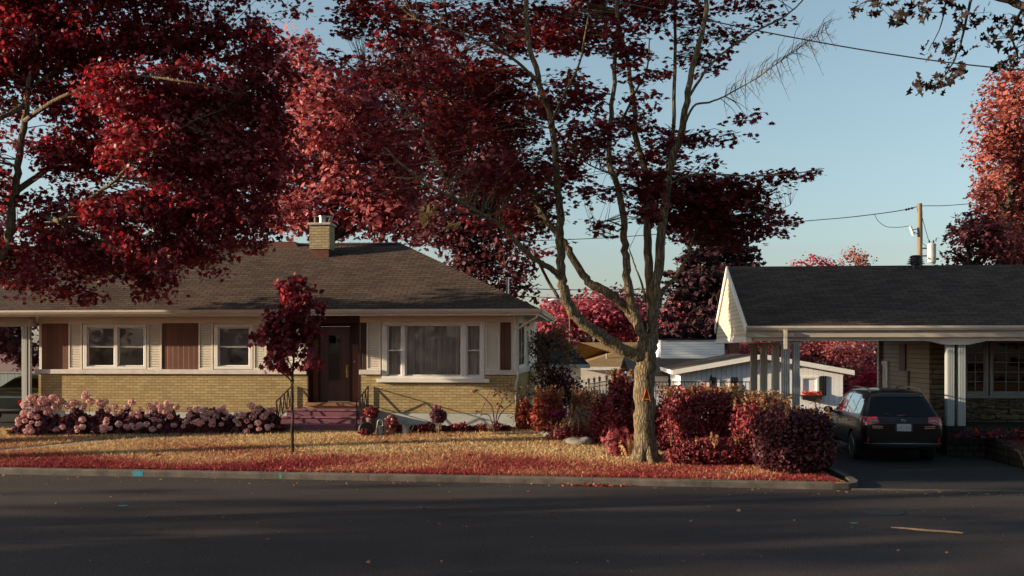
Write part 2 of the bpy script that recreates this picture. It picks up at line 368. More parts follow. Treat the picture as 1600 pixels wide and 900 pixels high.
def asphalt(name, base=.05, warm=1.0):
    m, t, b, out = newmat(name)
    tc = N(t, 'ShaderNodeTexCoord')
    n = N(t, 'ShaderNodeTexNoise', i_Scale=.35, i_Detail=8.0, i_Roughness=.6); t.links.new(tc.outputs['Object'], n.inputs['Vector'])
    r = ramp(t, [(.3, (base * .75 * warm, base * .72, base * .72)), (.7, (base * 1.3 * warm, base * 1.22, base * 1.15))], n.outputs[0])
    g = N(t, 'ShaderNodeTexNoise', i_Scale=38.0, i_Detail=5.0); t.links.new(tc.outputs['Object'], g.inputs['Vector'])
    rg = ramp(t, [(.35, (.45,) * 3), (.6, (1.2,) * 3), (.72, (2.6, 2.4, 2.2))], g.outputs[0])
    mx = N(t, 'ShaderNodeMixRGB', blend_type='MULTIPLY'); mx.inputs[0].default_value = 1; t.links.new(r.outputs[0], mx.inputs[1]); t.links.new(rg.outputs[0], mx.inputs[2])
    v = N(t, 'ShaderNodeTexVoronoi', feature='DISTANCE_TO_EDGE', i_Scale=.22)
    nw = N(t, 'ShaderNodeTexNoise', i_Scale=1.3, i_Detail=6.0); t.links.new(tc.outputs['Object'], nw.inputs['Vector'])
    ml = N(t, 'ShaderNodeMixRGB'); ml.inputs[0].default_value = .25; t.links.new(tc.outputs['Object'], ml.inputs[1]); t.links.new(nw.outputs['Color'], ml.inputs[2]); t.links.new(ml.outputs[0], v.inputs['Vector'])
    rc = ramp(t, [(0, (.55,) * 3), (.002, (.7,) * 3), (.004, (1,) * 3)], v.outputs['Distance'])
    m2 = N(t, 'ShaderNodeMixRGB', blend_type='MULTIPLY'); m2.inputs[0].default_value = .45; t.links.new(mx.outputs[0], m2.inputs[1]); t.links.new(rc.outputs[0], m2.inputs[2])
    t.links.new(m2.outputs[0], b.inputs['Base Color'])
    b.inputs['Roughness'].default_value = .85; b.inputs['Specular IOR Level'].default_value = .25
    g2 = N(t, 'ShaderNodeTexNoise', i_Scale=120.0, i_Detail=2.0); t.links.new(tc.outputs['Object'], g2.inputs['Vector'])
    bp = N(t, 'ShaderNodeBump', i_Strength=.9, i_Distance=.01); t.links.new(g2.outputs[0], bp.inputs['Height']); t.links.new(bp.outputs[0], b.inputs['Normal'])
    return m
M['asphalt'] = asphalt('asphalt', .034, 1.25)
M['asphalt2'] = asphalt('driveway_asphalt', .024)
def bark(name, c1, c2, moss, sc_=1.0):
    m, t, b, out = newmat(name)
    tc = N(t, 'ShaderNodeTexCoord'); mp = N(t, 'ShaderNodeMapping'); mp.inputs['Scale'].default_value = (22 * sc_, 22 * sc_, 3.0 * sc_); t.links.new(tc.outputs['Object'], mp.inputs[0])
    n = N(t, 'ShaderNodeTexNoise', i_Scale=1.6, i_Detail=8.0, i_Roughness=.7, i_Distortion=.6); t.links.new(mp.outputs[0], n.inputs['Vector'])
    v = N(t, 'ShaderNodeTexVoronoi', feature='DISTANCE_TO_EDGE', i_Scale=1.3); 
    ml = N(t, 'ShaderNodeMixRGB'); ml.inputs[0].default_value = .35; t.links.new(mp.outputs[0], ml.inputs[1]); t.links.new(n.outputs['Color'], ml.inputs[2]); t.links.new(ml.outputs[0], v.inputs['Vector'])
    rv = ramp(t, [(0, (.26,) * 3), (.16, (.75,) * 3), (.45, (1,) * 3)], v.outputs['Distance'])
    r = ramp(t, [(.3, c1), (.62, c2), (.8, mulc(c2, 1.5))], n.outputs[0])
    mx = N(t, 'ShaderNodeMixRGB', blend_type='MULTIPLY'); mx.inputs[0].default_value = 1; t.links.new(r.outputs[0], mx.inputs[1]); t.links.new(rv.outputs[0], mx.inputs[2])
    n2 = N(t, 'ShaderNodeTexNoise', i_Scale=2.4, i_Detail=7.0, i_Roughness=.7); t.links.new(tc.outputs['Object'], n2.inputs['Vector'])
    rm = ramp(t, [(.56, (0,) * 3), (.66, (1,) * 3)], n2.outputs[0])
    m2 = N(t, 'ShaderNodeMixRGB'); m2.inputs[2].default_value = c4(moss); t.links.new(rm.outputs[0], m2.inputs[0]); t.links.new(mx.outputs[0], m2.inputs[1])
    t.links.new(m2.outputs[0], b.inputs['Base Color']); b.inputs['Roughness'].default_value = .9; b.inputs['Specular IOR Level'].default_value = .15
    ad = N(t, 'ShaderNodeMath', operation='MULTIPLY'); t.links.new(rv.outputs[0], ad.inputs[0]); t.links.new(n.outputs[0], ad.inputs[1])
    bp = N(t, 'ShaderNodeBump', i_Strength=1.0, i_Distance=.06); t.links.new(ad.outputs[0], bp.inputs['Height']); t.links.new(bp.outputs[0], b.inputs['Normal'])
    return m
M['bark'] = bark('maple_bark', (.12, .088, .056), (.39, .305, .19), (.26, .18, .06))
M['bark2'] = bark('dark_bark', (.05, .035, .03), (.13, .095, .075), (.12, .09, .05))
M['barkred'] = pm('twig_bark', (.10, .05, .045), .9, .3, 3.0)
def lawnmat():
    m, t, b, out = newmat('lawn_turf')
    tc = N(t, 'ShaderNodeTexCoord')
    n = N(t, 'ShaderNodeTexNoise', i_Scale=.9, i_Detail=8.0, i_Roughness=.7); t.links.new(tc.outputs['Object'], n.inputs['Vector'])
    r = ramp(t, [(.36, (.24, .07, .05)), (.5, (.30, .15, .07)), (.65, (.38, .24, .10))], n.outputs[0])
    g = N(t, 'ShaderNodeTexNoise', i_Scale=30.0, i_Detail=4.0); t.links.new(tc.outputs['Object'], g.inputs['Vector'])
    rg = ramp(t, [(.3, (.55,) * 3), (.7, (1.2,) * 3)], g.outputs[0])
    mx = N(t, 'ShaderNodeMixRGB', blend_type='MULTIPLY'); mx.inputs[0].default_value = 1; t.links.new(r.outputs[0], mx.inputs[1]); t.links.new(rg.outputs[0], mx.inputs[2])
    t.links.new(mx.outputs[0], b.inputs['Base Color']); b.inputs['Roughness'].default_value = .95; b.inputs['Specular IOR Level'].default_value = .1
    bp = N(t, 'ShaderNodeBump', i_Strength=.8, i_Distance=.03); t.links.new(g.outputs[0], bp.inputs['Height']); t.links.new(bp.outputs[0], b.inputs['Normal'])
    return m
M['lawn'] = lawnmat()
M['lawnred'] = pm('maroon_turf', (.12, .035, .035), .95, .4, 1.5, .8, bscale=30)
M['soil'] = pm('garden_soil', (.07, .035, .025), .95, .4, 4.0, .8)
M['ground'] = pm('ground', (.14, .06, .045), .95, .35, .3, .5)
M['flag'] = pm('path_concrete', (.17, .14, .12), .9, .25, 4.0, .4)

# ------------------------------------------------------------------ the setting
KX = [-90, -40, -10.67, 0, 6.44, 9.33, 40, 90]; KY = [31.2, 24.6, 20.73, 19.35, 18.38, 18.13, 15.2, 10.5]
def kerb_y(x): return float(np.interp(x, KX, KY))
def sm(t): t = min(1, max(0, t)); return t * t * (3 - 2 * t)
def lawn_z(x, y):
    t = (y - kerb_y(x) - .15) / 6.3
    amp = .36 * (1 - .75 * sm((x - .8) / 4.0))
    z = .125 + amp * sm(t)
    if x > 9.5: z = .235 + .30 * sm((y - 19.5) / 6.0)
    b = sm((y - 31) / 7.0)
    return z * (1 - b) + (-.78) * b
def sheet(name, xs, rows, zf, m, thick=0.0):
    """rows(x) -> list of y values"""
    mb = MB(); nx = len(xs); Y = [rows(x) for x in xs]; ny = len(Y[0])
    mb.v = [(x, Y[i][j], zf(x, Y[i][j])) for i, x in enumerate(xs) for j in range(ny)]
    mb.f = [(i * ny + j, (i + 1) * ny + j, (i + 1) * ny + j + 1, i * ny + j + 1) for i in range(nx - 1) for j in range(ny - 1)]
    if thick:
        k = len(mb.v); per = [(i, 0) for i in range(nx)] + [(nx - 1, j) for j in range(1, ny)] + [(i, ny - 1) for i in range(nx - 2, -1, -1)] + [(0, j) for j in range(ny - 2, 0, -1)]
        for i, j in per: x, y, z = mb.v[i * ny + j]; mb.v.append((x, y, z - thick))
        for a in range(len(per)):
            b_ = (a + 1) % len(per); i, j = per[a]; i2, j2 = per[b_]
            mb.f.append((i * ny + j, k + a, k + b_, i2 * ny + j2))
    o = mb.build(name, m, uv=False); o['kind'] = 'structure'; o.data.polygons.foreach_set('use_smooth', [not thick] * len(o.data.polygons)); return o
def lin(a, b, n): return [a + (b - a) * i / (n - 1) for i in range(n)]
def terr_z(x, y):
    if y > kerb_y(x) - .5:
        b = sm((y - 29) / 7.0); return -.07 * (1 - b) - .85 * b
    if y > kerb_y(x) - 11.2: return -.07
    return -.07
# ground to the horizon
gx = [-1500, -600, -250, -120] + lin(-90, 90, 61) + [120, 250, 600, 1500]
sheet('ground', gx, lambda x: [-1500, -500, -120, -40, -10, 0] + lin(5, 45, 41) + [60, 100, 250, 600, 1500], terr_z, M['ground'])
sheet('road', lin(-90, 90, 61), lambda x: lin(kerb_y(x) - 11, kerb_y(x), 9), lambda x, y: 0.0, M['asphalt'])
sheet('near_lawn', lin(-90, 90, 91), lambda x: lin(kerb_y(x) - 26, kerb_y(x) - 11.2, 14), lambda x, y: .12 + .75 * sm((kerb_y(x) - 11.2 - y) / 7.0), M['lawn'], .25)
def lawn_rows(x): return lin(kerb_y(x) + .15, 44, 30)
LX1 = 6.25
sheet('lawn', lin(-60, -12, 40)[:-1] + lin(-12, LX1, 60), lawn_rows, lawn_z, M['lawn'], .3)
# driveway between the hedge and the low stone wall
DL = lambda y: 6.62 + (y - 18.3) * .065; DR = lambda y: 10.75 + (y - 18.3) * .085
mb = MB(); ys = lin(18.2, 34, 12)
for a in range(len(ys) - 1):
    y0, y1 = ys[a], ys[a + 1]
    if a == 0: mb.face([(6.0, kerb_y(6.0), .008), (11.2, kerb_y(11.2), .008), (DR(y1), y1, .02), (DL(y1), y1, .02)])
    else: mb.face([(DL(y0), y0, .02), (DR(y0), y0, .02), (DR(y1), y1, .02), (DL(y1), y1, .02)])
o = mb.build('driveway', M['asphalt2'], uv=False); o['kind'] = 'structure'
# kerbs
def kerb_strip(name, xs, z1, off=0.0, width=.15, sgn=1):
    mb = MB()
    for a in range(len(xs) - 1):
        x0, x1 = xs[a], xs[a + 1] - .006; y0, y1 = kerb_y(x0) + off, kerb_y(x1) + off
        r_ = .025
        prof = [(0, -.05), (0, z1 - r_), (r_, z1), (width * sgn, z1 + .004), (width * sgn, -.05)]
        poly = [(x0, y0 + p, q) for p, q in prof]
        mb.solid(poly, (x1 - x0, y1 - y0, 0))
    o = mb.build(name, M['kerb'], bevel=0); o['kind'] = 'structure'; return o
KB = kerb_strip('kerb', lin(-60, 5.95, 31), .125)
kerb_strip('opposite_kerb', lin(-60, 60, 41), .12, -11.0, .15, -1)
mb = MB()
arc = [(5.95, kerb_y(5.95)), (6.25, kerb_y(6.25) + .05), (6.45, 18.62), (6.58, 18.95), (6.66, 19.5), (6.74, 20.6)]
for (a, b) in zip(arc[:-1], arc[1:]):
    z0 = .125; mb.solid([(a[0], a[1], -.05), (b[0], b[1], -.05), (b[0] - .13, b[1] + .06, -.05), (a[0] - .13, a[1] + .08, -.05)], (0, 0, .165))
o = mb.build('kerb_return', M['kerb']); o['kind'] = 'structure'
mb = MB(); mb.solid([(6.3, kerb_y(6.3) - .02, -.04), (40, kerb_y(40) - .02, -.04), (40, kerb_y(40) + .1, -.04), (6.3, kerb_y(6.3) + .10, -.04)], (0, 0, .062))
o = mb.build('kerb_strip', M['kerb']); o['kind'] = 'structure'
mb = MB(); mb.solid([(40.1, kerb_y(40.1), -.04), (60, kerb_y(60), -.04), (60, kerb_y(60) + .15, -.04), (40.1, kerb_y(40.1) + .15, -.04)], (0, 0, .165))
o = mb.build('kerb_far', M['kerb']); o['kind'] = 'structure'
# lawn of the right-hand lot, held by the low stone wall
RW = [(10.95, 18.9), (11.0, 20.0), (11.2, 22.0), (11.42, 24.0), (11.6, 25.0)]
def rwx(y): return float(np.interp(y, [p[1] for p in RW], [p[0] for p in RW]))
mb = MB(); ys = lin(18.75, 25.2, 12); xf = [0, .5, 1.5, 4, 9, 20, 45]
mb.v = [(rwx(y) + .22 + q, y, lawn_z(12, y)) for y in ys for q in xf]
n_ = len(xf); mb.f = [(i * n_ + j, i * n_ + j + 1, (i + 1) * n_ + j + 1, (i + 1) * n_ + j) for i in range(len(ys) - 1) for j in range(n_ - 1)]
mb.face([(rwx(18.75) + .22, 18.75, -.05), (57, 18.75, -.05), (57, 18.75, .235), (rwx(18.75) + .22, 18.75, .235)])
o = mb.build('side_lawn', M['lawnred'], uv=False); o['kind'] = 'structure'
# concrete path across the lawn
mb = MB(); pp = [(-13.5, 22.6), (-12.3, 23.0), (-11.2, 23.7), (-10.3, 24.35), (-9.3, 24.9), (-8.3, 25.0)]
for a, b in zip(pp[:-1], pp[1:]):
    a = Vector(a); b = Vector(b); d = (b - a).normalized(); nn = Vector((-d.y, d.x)) * .20; b2 = b - d * .02
    q = [a - nn, b2 - nn, b2 + nn, a + nn]
    mb.face([(p.x, p.y, lawn_z(p.x, p.y) + .012) for p in q])
    for s in (0, 1, 2, 3): 
        p, r_ = q[s], q[(s + 1) % 4]; mb.face([(p.x, p.y, lawn_z(p.x, p.y) + .012), (p.x, p.y, -.05), (r_.x, r_.y, -.05), (r_.x, r_.y, lawn_z(r_.x, r_.y) + .012)])
o = mb.build('path', M['flag'], uv=False); o['kind'] = 'structure'
def near_path(x, y):
    for a, b in zip(pp[:-1], pp[1:]):
        a = Vector(a); b = Vector(b); d = b - a; t = max(0, min(1, (Vector((x, y)) - a).dot(d) / d.length_squared))
        if (Vector((x, y)) - a - d * t).length < .2: return True
    return False

# ------------------------------------------------------------------ windows
def window(house, u0, u1, z0, z1, y, cells, casing=.07, pm_='white', deep=.10, blind=.5, label=None, glass='glass', curtain=False, muntin=None):
    """cells: list of (u0,u1,rail?) panes. frame mesh with children sash, pane, blind"""
    mb = MB()
    grid_wall(mb, u0, u1, z0, z1, [(c[0], c[1], z0 + casing, z1 - casing) for c in cells], y - .045, y + deep)
    fr = mb.build('window', M[pm_], house, bevel=.006)
    if label: fr['label'] = label
    for c in cells:
        a, b, rail = c; zb, zt = z0 + casing, z1 - casing; s = .035
        mb = MB(); hs = [(a + s, b - s, zb + s, zt - s)]
        if rail:
            zm = (zb + zt) / 2; hs = [(a + s, b - s, zb + s, zm - .02), (a + s, b - s, zm + .02, zt - s)]
        if muntin:
            nx, nz = muntin; hs = []
            for i in range(nx):
                for j in range(nz):
                    wx = (b - a - 2 * s) / nx; wz = (zt - zb - 2 * s) / nz
                    hs.append((a + s + i * wx + .008, a + s + (i + 1) * wx - .008, zb + s + j * wz + .008, zb + s + (j + 1) * wz - .008))
        grid_wall(mb, a + .003, b - .003, zb + .003, zt - .003, hs, y + .005, y + .05)
        mb.build('sash', M[pm_], fr, bevel=.004 if not muntin else 0)
        mb = MB(); mb.box(a + s * .6, b - s * .6, y + .026, y + .031, zb + s * .6, zt - s * .6); mb.build('pane', M[glass], fr)
        if curtain:
            mb = MB(); n = int((b - a) / .035); pts = []
            for i in range(n + 1):
                x = a + (b - a) * i / n; pts.append((x, y + .12 + .045 * math.sin(i * 1.35) + .02 * math.sin(i * .51)))
            for i in range(n):
                p, q = pts[i], pts[i + 1]; mb.face([(p[0], p[1], zb), (q[0], q[1], zb), (q[0], q[1], zt), (p[0], p[1], zt)])
            mb.build('curtain', M['curtain'], fr, smooth=True)
        elif blind:
            mb = MB(); mb.box(a + .005, b - .005, y + .085, y + .092, zt - (zt - zb) * blind, zt); mb.build('blind', M['blind'], fr)
    return fr
def shutter(house, u0, u1, z0, z1, y):
    mb = MB(); s = .04
    grid_wall(mb, u0, u1, z0, z1, [(u0 + s, u1 - s, z0 + s, z1 - s)], y - .045, y - .004)
    mb.box(u0 + s, u1 - s, y - .014, y - .006, z0 + s, z1 - s)
    n = int((z1 - z0 - 2 * s) / .045)
    for i in range(n):
        z = z0 + s + (i + .5) * (z1 - z0 - 2 * s) / n
        mb.solid([(u0 + s - .002, y - .040, z - .016), (u0 + s - .002, y - .034, z - .018), (u0 + s - .002, y - .012, z + .014), (u0 + s - .002, y - .018, z + .018)], (u1 - u0 - 2 * s + .004, 0, 0))
    return mb.build('shutter', M['cream'], house)

# ------------------------------------------------------------------ the brick bungalow
A = Fr(805.5, 26.5, 0, 5)
HW = -13.3                       # left end of the brick walls
bung = empty('brick_bungalow', A.o, -A.yaw, 'long yellow brick bungalow with white louvred shutters, brown door and brown hipped roof', 'house')
zled = A.z(400, 579.5, 0); zledb = A.z(400, 583.5, 0)
zsof = A.z(600, 487.5, -.3)
zthr = A.z(525, 629, 0)
EU0, EU1 = A.u(480.5), A.u(561.5)
w1 = (A.u(130), A.u(229)); w1z = (A.z(180, 576.5), A.z(180, 507))
w2 = (A.u(334.5), A.u(395)); w2z = (A.z(360, 576.5), A.z(360, 507))
w3 = (A.u(597), A.u(757)); w3z = (A.z(680, 591.5), A.z(680, 503.5))
zb0 = A.z(700, 645, 0)           # top of foundation
BD = 9.0                         # depth of the body
mb = MB(); grid_wall(mb, HW, 0, zb0, zledb, [(EU0, EU1, zthr - .02, 9), (w3[0], w3[1], w3z[0], 9)], 0, .2)
mb.box(-.2, 0, .2, BD, zb0, zledb); mb.box(HW, HW + .2, .2, BD, zb0, zledb)
mb.build('brick_wall', M['brick'], bung)
mb = MB(); mb.box(HW + .02, -.02, .02, .2, -.3, zb0); mb.box(-.2, -.021, .2, BD, -.3, zb0); mb.box(HW + .021, HW + .2, .2, BD, -.3, zb0)
mb.build('foundation', M['foundation'], bung)
mb = MB()
grid_wall(mb, HW, 0, zledb, zsof + .06, [(EU0, EU1, 0, 9), w1 + w1z, w2 + w2z, w3 + w3z], .03, .2)
mb.box(-.2, -.03, .2, BD, zledb, zsof + .06); mb.box(HW + .03, HW + .2, .2, BD, zledb, zsof + .06); mb.box(HW, 0, BD - .2, BD, zb0, zsof + .06)
mb.build('boarded_wall', M['limewhite'], bung)
# frieze board under the soffit
zfr = A.z(400, 504.5, 0)
mb = MB(); mb.box(HW, EU0 - .02, -.012, .028, zfr, zsof + .03); mb.box(EU1 + .02, 0, -.012, .028, zfr, zsof + .03)
mb.build('frieze_board', M['cream'], bung, bevel=.004)
# ledges
for a, b in ((HW - .06, EU0 - .01), (EU1 + .01, w3[0] - .02), (w3[1] + .02, .05)):
    mb = MB(); mb.box(a, b, -.07, .03, zledb - .02, zled + .035)
    mb.build('stone_ledge', M['ledge'], bung, bevel=.008)
mb = MB(); mb.box(-.02, .05, .03, 6.5, zledb - .02, zled + .035); mb.build('stone_ledge', M['ledge'], bung, bevel=.008)
# brown plank panels
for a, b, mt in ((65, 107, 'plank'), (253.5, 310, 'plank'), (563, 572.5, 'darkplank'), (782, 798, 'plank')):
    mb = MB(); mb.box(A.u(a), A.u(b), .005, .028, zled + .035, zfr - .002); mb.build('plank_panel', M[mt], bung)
for a, b in ((107.5, 128.5), (230.5, 253), (310.5, 333), (396.5, 417), (573, 595), (758.5, 781)):
    shutter(bung, A.u(a), A.u(b), zled + .036, A.z(a, 504.8), .028)
window(bung, *w1, *w1z, .03, [(A.u(136), A.u(178.5), True), (A.u(184), A.u(225), True)])
window(bung, *w2, *w2z, .03, [(A.u(340.5), A.u(389.5), True)])
mb = MB(); mb.box(A.u(590), A.u(765), -.10, .03, A.z(680, 597.5), w3z[0] - .002); mb.build('window_sill', M['white'], bung, bevel=.008)
window(bung, *w3, *w3z, .03, [(A.u(605), A.u(627.5), True), (A.u(633), A.u(721), False), (A.u(729), A.u(751), True)], curtain=True)
# recessed entry: brown surround, door, side panel
yd = .42
zet = zsof + .05
mb = MB(); mb.box(EU0 - .002, EU0 + .03, -.012, yd, zthr, zet); mb.box(EU1 - .03, EU1 + .002, -.012, yd, zthr, zet)
mb.box(EU0 + .03, EU1 - .03, -.012, yd, A.z(520, 505), zet)
dl, dr = A.u(500, yd), A.u(546.5, yd); dzt = A.z(520, 510, yd)
grid_wall(mb, EU0 + .03, EU1 - .03, zthr, A.z(520, 505), [(dl, dr, zthr, dzt)], yd, yd + .08)
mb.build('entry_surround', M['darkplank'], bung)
mb = MB(); mb.box(A.u(551, yd), EU1 - .035, yd - .02, yd - .002, zthr + .02, A.z(550, 538, yd)); mb.build('side_panel', M['doorred'], bung, bevel=.004); mb = MB(); mb.box(EU0 + .035, A.u(497, yd), yd - .02, yd - .002, zthr + .02, A.z(550, 530, yd))
mb.build('side_panel', M['doorred'], bung, bevel=.004)
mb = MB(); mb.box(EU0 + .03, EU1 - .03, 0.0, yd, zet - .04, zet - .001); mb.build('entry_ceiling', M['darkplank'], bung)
gw = (A.u(513.5, yd), A.u(531, yd), A.z(520, 594, yd), A.z(520, 524, yd))
mb = MB(); grid_wall(mb, dl + .004, dr - .004, zthr + .015, dzt - .004, [gw], yd + .01, yd + .055)
mb.box(gw[0] - .03, gw[1] + .03, yd - .004, yd + .009, gw[3], gw[3] + .03); mb.box(gw[0] - .03, gw[1] + .03, yd - .004, yd + .009, gw[2] - .03, gw[2])
mb.box(gw[0] - .03, gw[0], yd - .004, yd + .009, gw[2], gw[3]); mb.box(gw[1], gw[1] + .03, yd - .004, yd + .009, gw[2], gw[3])
door = mb.build('front_door', M['doorwood'], bung, bevel=.004)
mb = MB(); mb.box(gw[0] - .001, gw[1] + .001, yd + .03, yd + .036, gw[2] - .001, gw[3] + .001); mb.build('pane', M['darkglass'], door)
mb = MB(); mb.box(gw[0] - .001, gw[1] + .001, yd + .05, yd + .054, gw[2] - .001, gw[3] + .001); mb.build('dark_backing', M['dark'], door)  # near-black sheet stands for the unlit room behind the pane
hx = A.u(542.5, yd); hz = A.z(540, 580, yd)
mb = MB(); mb.box(hx - .03, hx + .03, yd - .006, yd + .009, hz - .17, hz + .17)
mb.tube([(hx, yd - .005, hz + .08), (hx, yd - .06, hz + .06), (hx, yd - .065, hz - .05), (hx, yd - .006, hz - .10)], .012, 8); mb.blob((hx, yd - .03, hz + .13), (.025, .025, .025), 1, 0)
mb.build('handle', M['brass'], door, bevel=.003)
mb = MB(); mb.blob((A.u(554.5, yd), yd - .03, A.z(554, 565, yd)), (.028, .02, .028), 1, 0); mb.build('door_bell', M['steel'], bung, smooth=True)
mb = MB(); mb.box(EU0 - .05, EU1 + .05, -.10, yd + .02, zthr - .09, zthr - .001); mb.build('threshold', M['bronze'], bung, bevel=.01)
mb = MB(); mb.box(EU0 - .001, EU1 + .001, -.02, yd + .06, .2, zthr - .092); mb.build('entry_base', M['brick'], bung)
# ceiling-less dark rooms behind the walls stay dark because the roof closes them
# steps
u0, u1 = A.u(447, -.6), A.u(566, -.6)
mb = MB(); st = [(1.005, -.55, 0), (.835, -.88, .06), (.665, -1.2, .12)]
for z, v, e in st: mb.box(u0 - e, u1 + e, v, -.022, .15 if z < .7 else z - .17 + .002, z - .035)
steps = mb.build('steps', M['stepred'], bung)
for z, v, e in st:
    mb = MB(); mb.box(u0 - e - .02, u1 + e + .02, v - .03, -.021 if z > 1 else v + .34, z - .033, z); mb.build('step_tread', M['stepedge'], steps, bevel=.01)
mb = MB(); mb.box(u0 - .35, u1 + .3, -1.75, -1.2, .25, .46); mb.build('step_slab', M['concrete'], bung, bevel=.01)
# railings
def railing(x):
    a = Vector((x, -.05, zthr + .44)); b = Vector((x, -1.32, zthr + .10)); lo = Vector((0, 0, -.50))
    mb = MB(); mb.bar(a, b, .035, .02); mb.bar(a + lo, b + lo, .02); 
    mb.bar(b + Vector((0, 0, .03)), (x, b.y, .50), .03); mb.bar(a + Vector((0, 0, .02)), (x, a.y, .95), .03)
    r = mb.build('railing', M['iron'], bung)
    mb = MB(); n = 8; p = [a.lerp(b, i / n) + (lo if i % 2 else Vector((0, 0, 0))) for i in range(n + 1)]
    for i in range(n): mb.bar(p[i], p[i + 1], .022)
    for t in (.30, .52, .76): q = a.lerp(b, t); mb.bar(q, (q.x, q.y, .7 if t > .6 else .9), .014)
    mb.build('baluster', M['iron'], r)
railing(u0 - .02); railing(u1 + .03)
# roof
vE = -.80; uE = A.u(840, vE); zE = A.z(600, 483, vE)
hd = 4.55; zR = zE + hd * .487; uL = -19.6
EV = dict(fl=(uL, vE), fr=(uE, vE), br=(uE, vE + 2 * hd), bl=(uL, vE + 2 * hd))
r0 = (uL + .0, vE + hd, zR); r1 = (uE - hd, vE + hd, zR)
c = {k: (p[0], p[1], zE) for k, p in EV.items()}
cl = {k: (p[0], p[1], zE - .05) for k, p in EV.items()}
mb = MB(); mb.face([c['fl'], c['fr'], r1, r0]); mb.face([c['fr'], c['br'], r1]); mb.face([c['br'], c['bl'], r0, r1]); mb.face([c['bl'], c['fl'], r0])
for a, b in (('fl', 'fr'), ('fr', 'br'), ('br', 'bl'), ('bl', 'fl')): mb.face([c[a], cl[a], cl[b], c[b]])
mb.face([cl['fl'], cl['bl'], cl['br'], cl['fr']])
roof = mb.build('roof', M['shingle'], bung)
# hip and ridge caps: overlapping shingle pieces
mb = MB()
def caps(a, b, nrm=.16):
    a = Vector(a); b = Vector(b); n = int((b - a).length / .16); t = (b - a).normalized(); x = t.cross(Vector((0, 0, 1))).normalized()
    for i in range(n):
        p = a.lerp(b, i / n); q = a.lerp(b, (i + 1.15) / n)
        for s in (-1, 1):
            mb.face([p + Vector((0, 0, .028)), q + Vector((0, 0, .016)), q + x * s * nrm + Vector((0, 0, -.055)), p + x * s * nrm + Vector((0, 0, -.043))])
caps(c['fr'], r1); caps(r0, r1); caps(c['br'], r1)
mb.build('ridge_cap', M['shingle'], roof)
mb = MB(); grid_wall(mb, uL + .02, uE - .02, vE + .02, vE + 2 * hd - .02, [(HW + .1, -.1, .1, BD - .1)], 0, 1)
mb.v = [(x, z, zE - .09 + y * .037) for x, y, z in mb.v]; mb.f = [f[::-1] for f in mb.f]
mb.build('soffit', M['soffit'], bung)
# fascia + gutters
mb = MB(); mb.box(uL, uE + .002, vE - .022, vE - .002, zE - .17, zE - .01); mb.box(uE + .002, uE + .022, vE - .022, vE + 2 * hd, zE - .17, zE - .01); mb.build('fascia', M['trim'], bung)
def gutter_prof(y, z): return [(y, z), (y, z - .11), (y - .07, z - .11), (y - .115, z - .05), (y - .12, z), (y - .105, z), (y - .10, z - .045), (y - .062, z - .095), (y - .015, z - .095), (y - .015, z)]
mb = MB(); mb.solid([(uL, p, q) for p, q in gutter_prof(vE - .024, zE - .005)], (uE - uL + .12, 0, 0)); mb.build('gutter', M['gutter'], bung)
mb = MB(); mb.solid([(uE - (p - vE) + 0.0, vE - .02, q) for p, q in gutter_prof(vE - .024, zE - .006)], (0, 7.6, 0)); mb.build('gutter', M['gutter'], bung)
# downspout at the right corner
px = [(uE + .02, vE - .05, zE - .12), (uE - .02, vE + .02, zE - .22), (-.25 + .3, -.12, zE - .52), (.02, -.10, zE - .62), (.015, -.09, zled + .25), (.07, -.14, zled - .02), (.07, -.14, zledb - .08), (.02, -.07, zledb - .3), (.02, -.06, .5)]
mb = MB(); mb.tube(px, .03, 8); mb.build('downspout', M['gutter'], bung, smooth=True)
# side window in the right wall
mb = MB(); mb.box(.0, .03, .25, 2.6, zled + .04, zsof); mb.build('side_frame', M['white'], bung)
mb = MB(); mb.box(.031, .034, .45, 2.4, zled + .15, zsof - .25); mb.build('side_blind', M['blind'], bung)
mb = MB(); mb.box(.037, .041, .45, 2.4, zled + .15, zsof - .25); mb.build('side_pane', M['darkglass'], bung)
mb = MB(); grid_wall(mb, .38, 2.47, zled + .08, zsof - .18, [(.46, 1.40, zled + .16, zsof - .26), (1.45, 2.39, zled + .16, zsof - .26)], .031, .06)
mb.v = [(y, x, z) for x, y, z in mb.v]; mb.f = [f[::-1] for f in mb.f]; mb.build('side_sash', M['white'], bung)
# floodlight pair under the eave
mb = MB(); fx = A.u(806, -.3); fz = A.z(806, 494, -.3); mb.box(fx - .05, fx + .05, -.35, -.25, zE - .12, zE - .088)
for s in (-1, 1): mb.tube([(fx, -.3, zE - .12), (fx + s * .07, -.36, fz), (fx + s * .13, -.42, fz - .05)], [.02, .045, .065], 10)
mb.build('floodlight', M['white'], bung, smooth=True)
